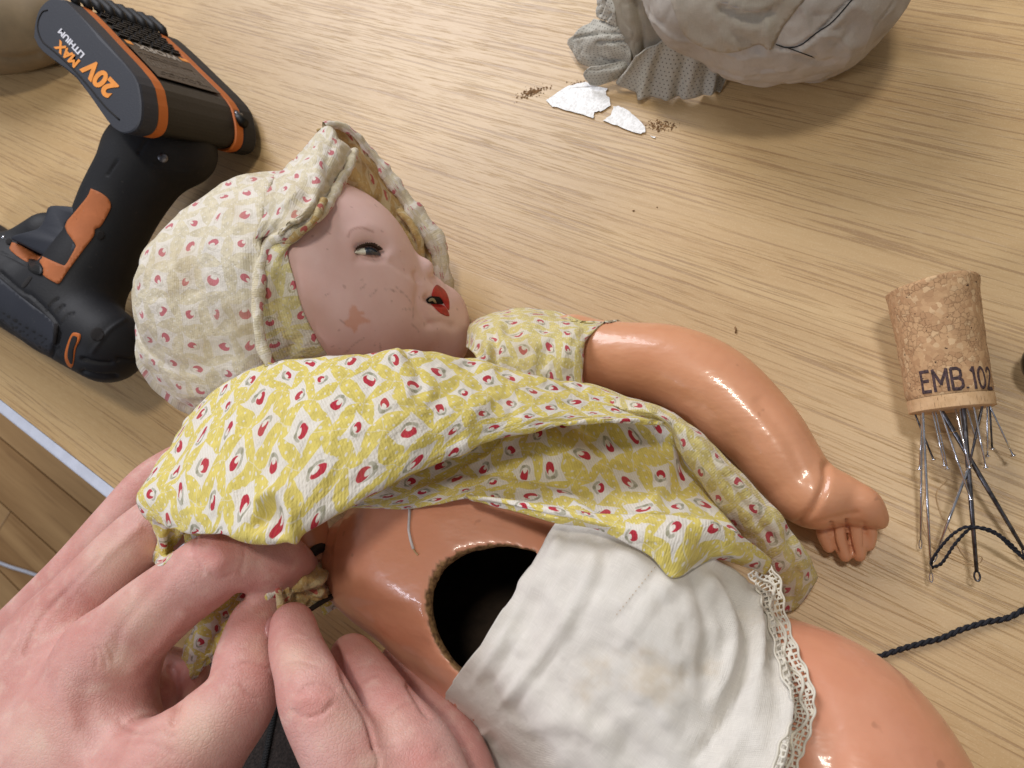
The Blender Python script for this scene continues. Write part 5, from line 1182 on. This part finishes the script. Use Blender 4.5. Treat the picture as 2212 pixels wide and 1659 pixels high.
# ------------------------------------------------------------------ cloth bundle at the top
def build_bundle():
    b = thing('cloth_bundle', 'rounded stuffed bundle in grey white cotton with pinprick frills', 'cloth bundle', P(1640, 0, 0))
    nodes = [(1560, -60, 48, 175), (1665, -88, 46, 238), (1740, -60, 42, 220)]
    lo, hi = bounds(nodes+[(1770, 30, 20, 110)], 8); lo[2] = 0.3; s = SDF(lo, hi, 1.0); s.chain(nodes, 4); s.chain([(1700, 0, 30, 150), (1785, 40, 20, 92)], 16)
    v, q = s.mesh(); v = lap(v, q, 2); n = vnorm(v, q)
    L = [([(1560, 20), (1600, 35), (1640, 40), (1662, 30)], 12, -3.0), ([(1560, 5), (1610, 20), (1660, 18)], 8, 1.6), ([(1655, 40), (1660, 70), (1662, 105)], 7, 1.8), ([(1565, 50), (1590, 80), (1640, 105)], 12, -1.6), ([(1540, 20), (1560, 70), (1600, 108)], 10, 1.0),
         ([(1838, 0), (1780, 60), (1725, 98), (1690, 104)], 4, -1.4), ([(1838, 10), (1790, 66), (1732, 106)], 9, 0.7), ([(1720, 120), (1770, 140), (1800, 132)], 6, -1.2), ([(1700, 0), (1680, 50), (1670, 100)], 18, -0.8), ([(1760, 10), (1720, 60)], 16, 0.8)]
    v = strokes(v, n, L, -0.2)+n*(fbm(v*0.05, 4)*1.1+1.0*np.clip(1-np.abs(fbm(v*np.array([0.05, 0.035, 0.05])+5, 2))*3.2, 0, 1)**2-0.5*np.clip(1-np.abs(fbm(v*0.07+9, 2))*4, 0, 1)**2)[:, None]
    bd = mesh_obj('wrapping', v, q, M['grey_cotton'], b, uv=az_uv(v, P(1660, -90, 46), 9), reg='bundle')
    decal('flap', [(1448, 0), (1462, 40), (1478, 76), (1512, 100), (1560, 114), (1600, 110), (1640, 96), (1664, 108), (1690, 60), (1720, 20), (1745, -30), (1620, -60), (1480, -50)], 0.4, M['ticking'], b, ['bundle'], 9, 0.5, dome=0.5)
    v, f = tube([S(*a, 0.35, only=['bundle']) for a in cr([(1850, -12), (1800, 45), (1765, 70), (1730, 97), (1700, 103), (1676, 96)], 5)], 0.22, 5); mesh_obj('stitching', v, f, M['elastic'], b)
    v, f = tube([S(*a, 0.3, only=['bundle']) for a in cr([(1700, 103), (1725, 112), (1760, 125)], 5)], 0.2, 5); mesh_obj('stitching', v, f, M['elastic'], b)
    pl = lambda k, amp: (lambda U, W: amp*np.sin(U*k*6.283+np.sin(W*3)*0.6)*(0.25+W)+amp*0.5*np.sin(U*k*1.7*6.283+1)*W)
    def part(name, rows, mat, **kw):
        v, q, uv = patch(PR(rows), 14, 12, cell=10, **kw); return mesh_obj(name, v, q, M[mat], b, uv=uv, solid=0.6)
    part('frill', [[(1372, 122, 22), (1410, 100, 26), (1450, 85, 28), (1500, 100, 24), (1545, 118, 18), (1590, 122, 10)],
                   [(1352, 150, 14), (1390, 145, 16), (1440, 140, 17), (1495, 145, 15), (1540, 150, 10), (1585, 132, 6)],
                   [(1334, 172, 5), (1372, 205, 2), (1424, 213, 2), (1478, 213, 2), (1528, 206, 2), (1558, 192, 2)]], 'eyelet', fold=pl(5, 1.5), wr=0.5)
    part('frill', [[(1500, 110, 14), (1535, 118, 12), (1585, 126, 8)], [(1520, 150, 6), (1548, 158, 5), (1572, 150, 3)], [(1530, 186, 2), (1548, 196, 2), (1556, 198, 1.5)]], 'eyelet', wr=0.8)
    part('frill', [[(1282, 40, 22), (1315, 48, 26), (1345, 65, 26), (1360, 92, 22)], [(1250, 68, 16), (1285, 82, 22), (1325, 95, 22), (1362, 120, 18)], [(1224, 92, 6), (1250, 112, 10), (1300, 122, 14), (1362, 142, 12)], [(1240, 112, 3), (1252, 138, 3), (1300, 150, 7), (1364, 156, 6)]], 'eyelet', wr=1.2, lines=[([(1290, 92), (1350, 90)], 3, -1.6), ([(1240, 82), (1290, 72), (1340, 72)], 3, -1.4)])
    part('frill', [[(1275, 145, 12), (1310, 140, 14), (1345, 130, 14), (1364, 118, 14)], [(1262, 160, 8), (1300, 160, 11), (1340, 152, 12), (1368, 138, 10)], [(1272, 184, 3), (1295, 186, 4), (1330, 172, 5), (1366, 156, 5)]], 'eyelet', wr=0.9, uv0=(.3, .2))
    part('frill', [[(1284, -20, 34), (1310, -20, 38), (1335, -10, 38)], [(1284, 10, 30), (1308, 12, 34), (1330, 20, 34)], [(1288, 36, 24), (1308, 48, 27), (1332, 60, 26)]], 'eyelet', wr=1.2, lines=[([(1310, -10), (1296, 30)], 3, -2.0), ([(1318, 30), (1300, 55)], 3, -1.6)])
    part('gauze', [[(1312, -25, 40), (1340, -25, 46), (1375, -25, 48), (1405, -25, 44), (1435, -20, 38)], [(1322, 30, 30), (1345, 28, 36), (1372, 26, 38), (1405, 32, 36), (1445, 40, 32)], [(1340, 80, 22), (1356, 80, 26), (1376, 78, 28), (1405, 82, 27), (1452, 86, 26)], [(1360, 118, 14), (1370, 120, 17), (1384, 118, 18), (1398, 114, 18), (1420, 108, 18)], [(1368, 142, 8), (1376, 140, 10), (1384, 136, 10), (1392, 132, 10), (1404, 124, 10)]], 'gauze', wr=0.8, wf=0.08, lines=[([(1372, 0), (1384, 60), (1392, 120)], 8, -2.0), ([(1360, 0), (1366, 60), (1376, 120)], 9, 0.8)])
    decal('hole', [(1362, 118), (1374, 116), (1380, 128), (1374, 142), (1364, 144)], 0.5, M['crumb'], b, h=14, step=4)
M['gauze'] = m_weave('open_gauze', sr(150, 142, 128), sr(178, 170, 152), stain=sr(120, 104, 80))
build_bundle()

# ------------------------------------------------------------------ cork with pins
def build_cork():
    c = thing('cork_pincushion', 'wine cork lying on the table with pins and needles stuck in its end', 'cork', P(2040, 750, 0))
    B, Tp = P(2056, 886, 15.5), P(2010, 612, 23); ax = Tp-B; Lc = np.linalg.norm(ax); ax /= Lc
    mid = (B+Tp)/2; V1 = CAM-mid; V1 /= np.linalg.norm(V1); U = np.cross(V1, ax); U /= np.linalg.norm(U)
    if U@CR < 0: U = -U
    W = np.cross(U, ax); 
    if W@V1 < 0: W = -W
    rB, rT = 83/scl(2056, 886, 15.5), 90/scl(2010, 620, 23)
    def rad(t): return rB+(rT-rB)*t-0.35*math.sin(math.pi*t)
    def pt(t, a, k=1.0, off=0.0): r = rad(t)*k+off; return B+ax*Lc*t+(U*math.sin(a)+W*math.cos(a))*r
    N = 64
    def body(t0, t1, name, mat, capb, capt, rough):
        V = []; uv = []; prof = [(t0, 0.0), (t0, 0.5)] if capb else []
        prof += [(t0+0.001, 0.97)]+[(t0+(t1-t0)*k/26, 1.0) for k in range(1, 26)]
        prof += [(t1-0.012, 0.995), (t1-0.002, 0.965), (t1, 0.92), (t1+0.012 if capt else t1, 0.5), (t1+0.014 if capt else t1, 0.0)] if capt else [(t1, 1.0)]
        for t, k in prof:
            for i in range(N):
                a = 2*math.pi*i/N; p = pt(t, a, k)
                dz = fbm(np.array([[t*9, math.sin(a)*3, math.cos(a)*3]]), 3)[0]*rough*(1.0 if k > 0.8 else 0.4)
                if k > 0.9: p = p+(U*math.sin(a)+W*math.cos(a))*dz
                # one shoulder of the top is worn down
                if t > 0.9: p = p-ax*max(0, math.sin(a+2.6))*(t-0.9)*18
                V.append(p); uv.append((i/N*6, t*4))
        F = [(j*N+i, j*N+(i+1) % N, (j+1)*N+(i+1) % N, (j+1)*N+i) for j in range(len(prof)-1) for i in range(N)]
        return mesh_obj(name, V, F, M[mat], c, uv=uv)
    body(0.0, 0.098, 'disc', 'cork_disc', True, False, 0.12); body(0.1, 1.0, 'cork_body', 'cork', False, True, 0.3)
    # printed letters bent round the cork
    o_ = [(0.25+0.25*math.sin(k), 0.5-0.5*math.cos(k)) for k in np.linspace(0, 6.283, 17)]
    glyphs = [([[(0.5, 0), (0, 0), (0, 1), (0.5, 1)], [(0, 0.52), (0.42, 0.52)]], 0.5), ([[(0, 0), (0, 1), (0.36, 0.3), (0.72, 1), (0.72, 0)]], 0.72),
              ([[(0, 0.52), (0, 1), (0.34, 1), (0.5, 0.9), (0.5, 0.62), (0.34, 0.52), (0, 0.52), (0, 0), (0.38, 0), (0.56, 0.12), (0.56, 0.4), (0.36, 0.52)]], 0.56), ([[(0, 0.0), (0, 0.07)]], 0.05),
              ([[(0, 0.82), (0.16, 1), (0.16, 0)]], 0.18), ([o_], 0.5), ([[(0, 0.8), (0.1, 0.97), (0.28, 1), (0.44, 0.9), (0.46, 0.7), (0, 0), (0.5, 0)]], 0.5)]
    parts = []; x0 = 0
    for lines_, wd in glyphs:
        for ln in lines_:
            for (xa, ya), (xb, yb) in zip(ln[:-1], ln[1:]):
                tt = np.linspace(-0.06, 1.06, 7) if len(ln) < 14 else np.linspace(0, 1, 3); L_ = [(x0+xa+(xb-xa)*q_, ya+(yb-ya)*q_, 0.0) for q_ in tt]; parts.append(tube(L_, 0.085, 8))
        x0 += wd+0.24
    v, f = join(parts); hh = 6.6/Lc; a0 = -0.58; V = []
    for x, y, z in v:
        t, a = 0.135+y*hh-0.004*x, a0+x*6.1/rB*0.86
        dz = fbm(np.array([[t*9, math.sin(a)*3, math.cos(a)*3]]), 3)[0]*0.3; V.append(pt(t, a, 1.0, dz+0.02+z*1.2))
    # follow the worn surface closely
    mesh_obj('lettering', np.array(V), f, M['ink'], c, smooth=False)
    C = lambda x, y: (1755.5+x/1.8622, 548.6+y/1.8622)
    def pin(a, b_, ha, hb, r, mat, head=0, name='pin', taper=False):
        B_ = P(*C(*b_), hb)
        if a[1] < 720:
            dx_ = float(np.clip((C(*a)[0]-2056)/scl(2056, 886, 15.5), -0.85*rB, 0.85*rB)); A_ = B+U*dx_+W*float(np.clip((ha-20)*0.9, -6, 5)); A2 = A_+ax*5
        else: A_ = P(*C(*a), ha); A2 = A_+(A_-B_)/np.linalg.norm(A_-B_)*1.0
        pts = [A2, A_, (A_+B_)/2, B_]; rr = [r, r, r, r*(0.75 if taper else 1)]
        v, f = tube(pts, np.array(rr), 8); o = mesh_obj(name, v, f, M[mat], c)
        if head:
            d = (B_-A_)/np.linalg.norm(B_-A_); v, f = tube([B_-d*0.1, B_+d*0.1, B_+d*0.35, B_+d*0.5], np.array([head*0.6, head, head, head*0.4]), 10); mesh_obj('pin_head', v, f, M['steel'], o)
        return o, B_
    for a, b_, ha, hb, mt in (((428, 652), (485, 825), 18, 9, 'dark_steel'), ((456, 655), (430, 865), 20, 10, 'steel'), ((492, 652), (530, 850), 22, 14, 'steel'), ((502, 650), (542, 862), 21, 12, 'steel'), ((572, 650), (632, 860), 24, 20, 'steel'),
                              ((588, 650), (612, 770), 18, 12, 'steel'), ((635, 642), (697, 857), 24, 16, 'steel'), ((612, 650), (655, 740), 20, 14, 'steel'), ((682, 640), (703, 810), 16, 8, 'steel'), ((690, 632), (722, 780), 18, 8, 'dark_steel'), ((702, 622), (805, 808), 18, 8, 'steel'), ((520, 665), (635, 985), 25, 14, 'steel')):
        pin(a, b_, ha, hb, 0.32, mt, 0.85)
    for a, b_, ha, hb, r, mt in (((452, 700), (434, 1152), 18, 4, 0.42, 'steel'), ((458, 665), (476, 1286), 24, 6, 0.5, 'steel'), ((664, 640), (630, 850), 22, 15.5, 0.45, 'dark_steel'), ((600, 655), (660, 1280), 22, 8, 0.8, 'dark_steel'), ((524, 660), (850, 1190), 20, 6, 0.8, 'dark_steel'), ((630, 850), (497, 1205), 15, 6, 0.55, 'steel')):
        o, e = pin(a, b_, ha, hb, r, mt, 0, 'needle', True)
        # eye of the needle
        d = P(*C(*b_), hb)-P(*C(*a), ha); d /= np.linalg.norm(d); R1, U1, V1 = frame(e); s_ = np.cross(d, V1); s_ /= np.linalg.norm(s_)
        loop = [e-d*0.3+s_*r*1.0*math.sin(t)+d*(1-math.cos(t))*1.6 for t in np.linspace(0, 6.283, 17)]
        v, f = tube(loop, r*0.42, 5); mesh_obj('needle_eye', v, f, M[mt], o)
    def thr(name, pts, r, mat, parent=None, n=6, **kw):
        v, f = tube(cr([P(*C(x, y), h) for x, y, h in pts], n), r, 6); return mesh_obj(name, v, f, M[mat], parent)
    def twist(pts, R, r, mat, turns):
        p = cr(pts, 10); t = np.gradient(p, axis=0); t /= np.linalg.norm(t, axis=1)[:, None]; L = np.concatenate([[0], np.cumsum(np.linalg.norm(np.diff(p, axis=0), axis=1))]); out = []
        up = np.array([0, 0, 1.0])
        for ph in (0, math.pi):
            s1 = np.cross(t, up); s1 /= np.linalg.norm(s1, axis=1)[:, None]; s2 = np.cross(s1, t); a = L*turns+ph
            out.append(tube(p+s1*(np.cos(a)*R)[:, None]+s2*(np.sin(a)*R)[:, None], r, 7))
        return join(out)
    v, f = twist([P(*C(x, y), h) for x, y, h in ((480, 1262, 6), (520, 1243, 9), (570, 1170, 13), (620, 1115, 15), (655, 1100, 15), (740, 1128, 14), (800, 1182, 11), (870, 1240, 8), (960, 1300, 3))], 0.28, 0.32, 'thread', 1.8)
    v2, f2 = twist([P(*C(x, y), h) for x, y, h in ((480, 1262, 6), (482, 1228, 8), (540, 1150, 13), (600, 1104, 16), (650, 1098, 16), (720, 1112, 15), (790, 1160, 12), (850, 1222, 8), (940, 1310, 3))], 0.28, 0.32, 'thread', 1.8)
    tag(mesh_obj('thread', *join([(v, f), (v2, f2)]), M['thread']), 'navy black thread looped through a needle eye below the cork', 'thread')
    v, f = twist([P(*C(x, y), h) for x, y, h in ((180, 1650, 2.0), (265, 1620, 1.2), (370, 1585, 1.2), (460, 1560, 1.2), (520, 1545, 1.2), (600, 1510, 1.4), (700, 1480, 1.2), (780, 1465, 1.2), (850, 1430, 1.2), (900, 1390, 1.2))], 0.5, 0.55, 'thread', 1.3)
    tag(mesh_obj('cord', v, f, M['thread']), 'black twisted cord running from the doll thigh across the table', 'cord')
    a = tube(cr([P(*C(x, y), h) for x, y, h in ((452, 722, 14), (490, 716, 15), (530, 724, 15), (592, 710, 14))], 6), 0.14, 5)
    b2 = tube(cr([P(*C(x, y), h) for x, y, h in ((455, 950, 5), (440, 1040, 3), (450, 1110, 2), (500, 1190, 1), (600, 1240, 1.2), (665, 1245, 4), (682, 1222, 6), (655, 1212, 8))], 6), 0.16, 5)
    b3 = tube(cr([P(*C(x, y), h) for x, y, h in ((545, 905, 2), (500, 960, 1), (515, 1040, 1), (560, 1120, 1), (600, 1200, 1), (640, 1235, 2))], 6), 0.14, 5)
    tag(mesh_obj('loose_thread', *join([b2, b3]), M['tan_thread']), 'fine pale tan thread tangled around the needle tips', 'thread')
    tag(mesh_obj('loose_thread', *a, M['tan_thread']), 'short pale thread strung across the pins just under the cork', 'thread')
build_cork()

# ------------------------------------------------------------------ small things on the table
def flat(name, poly, th, mat, z=0.25, lift=None):
    p = np.array(poly, float)/2.520; p[:, 0] += 1042.3; top = []; bot = []
    for i, (x, y) in enumerate(p):
        h = z+th+(0.5 if lift and i in lift else 0); top.append(P(x, y, h)); bot.append(P(x, y, h-th))
    v, f = prism(top, bot, 0); return mesh_obj(name, v, f, mat, smooth=False)
def jag(poly, k, a):
    p = np.array(poly, float); out = []
    for i in range(len(p)):
        q = p[(i+1) % len(p)]
        for j in range(k): out.append(p[i]+(q-p[i])*j/k+(rng.normal(0, a, 2) if j else 0))
    return out
def small():
    o = flat('paint_flake', jag([(345, 545), (470, 465), (560, 445), (600, 465), (680, 480), (672, 515), (692, 535), (697, 575), (655, 600), (608, 610), (602, 643), (480, 605), (380, 580)], 4, 2.2), 0.5, M['flake'], 0.3, (10, 11, 12, 13)); tag(o, 'larger white glittery flake shaped like a wedge near the frill', 'flake')
    o = flat('paint_flake', jag([(655, 655), (700, 625), (712, 578), (740, 575), (800, 605), (850, 650), (885, 690), (885, 720), (860, 728), (760, 695)], 4, 2.0), 0.5, M['flake'], 0.3); tag(o, 'smaller white flake with rounded end beside the larger one', 'flake')
    o = flat('paint_flake', [(913, 737), (925, 742), (942, 744), (938, 752), (922, 747)], 0.3, M['flake'], 0.2); tag(o, 'tiny white sliver lying just below the smaller flake', 'flake')
    def crumbs(cx, cy, sx, sy, n, slant):
        P_ = []
        for k in range(n):
            u, w = rng.normal(0, 1, 2); x = cx+u*sx; y = cy+w*sy+u*slant; r = abs(rng.normal(0.0, 0.18))+0.07; c = P(x, y, r*0.5)
            vv = np.array([(1, 0, 0), (-1, 0, 0), (0, 1, 0), (0, -1, 0), (0, 0, 1), (0, 0, -1)], float)*r*(1+rng.random((6, 1))*0.6); vv[:, 2] *= 0.5
            a = rng.random()*3; R = np.array([[math.cos(a), -math.sin(a), 0], [math.sin(a), math.cos(a), 0], [0, 0, 1]]); P_.append((vv@R+c, [(0, 2, 4), (2, 1, 4), (1, 3, 4), (3, 0, 4), (2, 0, 5), (1, 2, 5), (3, 1, 5), (0, 3, 5)]))
        return join(P_)
    D = lambda x, y: (1042.3+x/2.52, y/2.52)
    tag(mesh_obj('brown_dust', *crumbs(*D(268, 503), 15, 4.5, 300, -4.0), M['crumb'], smooth=False), 'smear of brown dust left of the white flakes', kind='stuff')
    tag(mesh_obj('brown_crumbs', *crumbs(*D(975, 685), 17, 6, 170, 1.5), M['crumb'], smooth=False), 'scatter of brown crumbs right of the white flakes', kind='stuff')
    tag(mesh_obj('brown_crumbs', *crumbs(*D(520, 455), 12, 3, 60, -2), M['crumb'], smooth=False), 'few brown crumbs along the top of the larger flake', kind='stuff')
    def speck(x, y, r, lab, s=1.6):
        c = P(x, y, r*0.5); v = np.array([(s, 0, 0), (-s, 0, 0), (0, 1, 0), (0, -1, 0), (0, 0, 1), (0, 0, -.5)])*r+c
        return tag(mesh_obj('speck', v, [(0, 2, 4), (2, 1, 4), (1, 3, 4), (3, 0, 4), (2, 0, 5), (1, 2, 5), (3, 1, 5), (0, 3, 5)], M['crumb'], smooth=False), lab, 'speck')
    speck(*D(822, 1147), 0.45, 'small dark speck on bare table below the flakes'); speck(*D(950, 1128), 0.32, 'tinier dark speck right of the small dark one on bare table', 1.2)
    v, f = tube([P(1588, 706, .4), P(1590, 713, .5), P(1589, 719, .4)], 0.35, 5); tag(mesh_obj('splinter', v, f, M['crumb']), 'short dark splinter on the table above the doll elbow', 'splinter')
    # pad in the corner and knob at the edge
    nodes = [(-150, 0, 30, 120), (-60, 40, 32, 112), (20, 55, 30, 92), (90, 60, 24, 70)]
    lo, hi = bounds(nodes, 4); lo[2] = 0.2; s = SDF(lo, hi, 1.3); s.chain(nodes, 2); v, q = s.mesh(); n = vnorm(v, q); v = strokes(v, n, [([(-50, 110), (20, 128), (80, 120)], 8, -1.5)])
    tag(mesh_obj('pad', v, q, M['tan_pad']), 'soft tan brown pad cut off by the corner behind the battery', 'pad')
    s = SDF(P(2268, 785, 8)-16, P(2268, 785, 8)+16, 0.6); s.ell(P(2268, 785, 9), np.eye(3), (8.2, 8.2, 8.5), 0); v, q = s.mesh()
    tag(mesh_obj('knob', v, q, M['knob']), 'glossy black round knob just entering at the edge beside the cork', 'knob')
small()
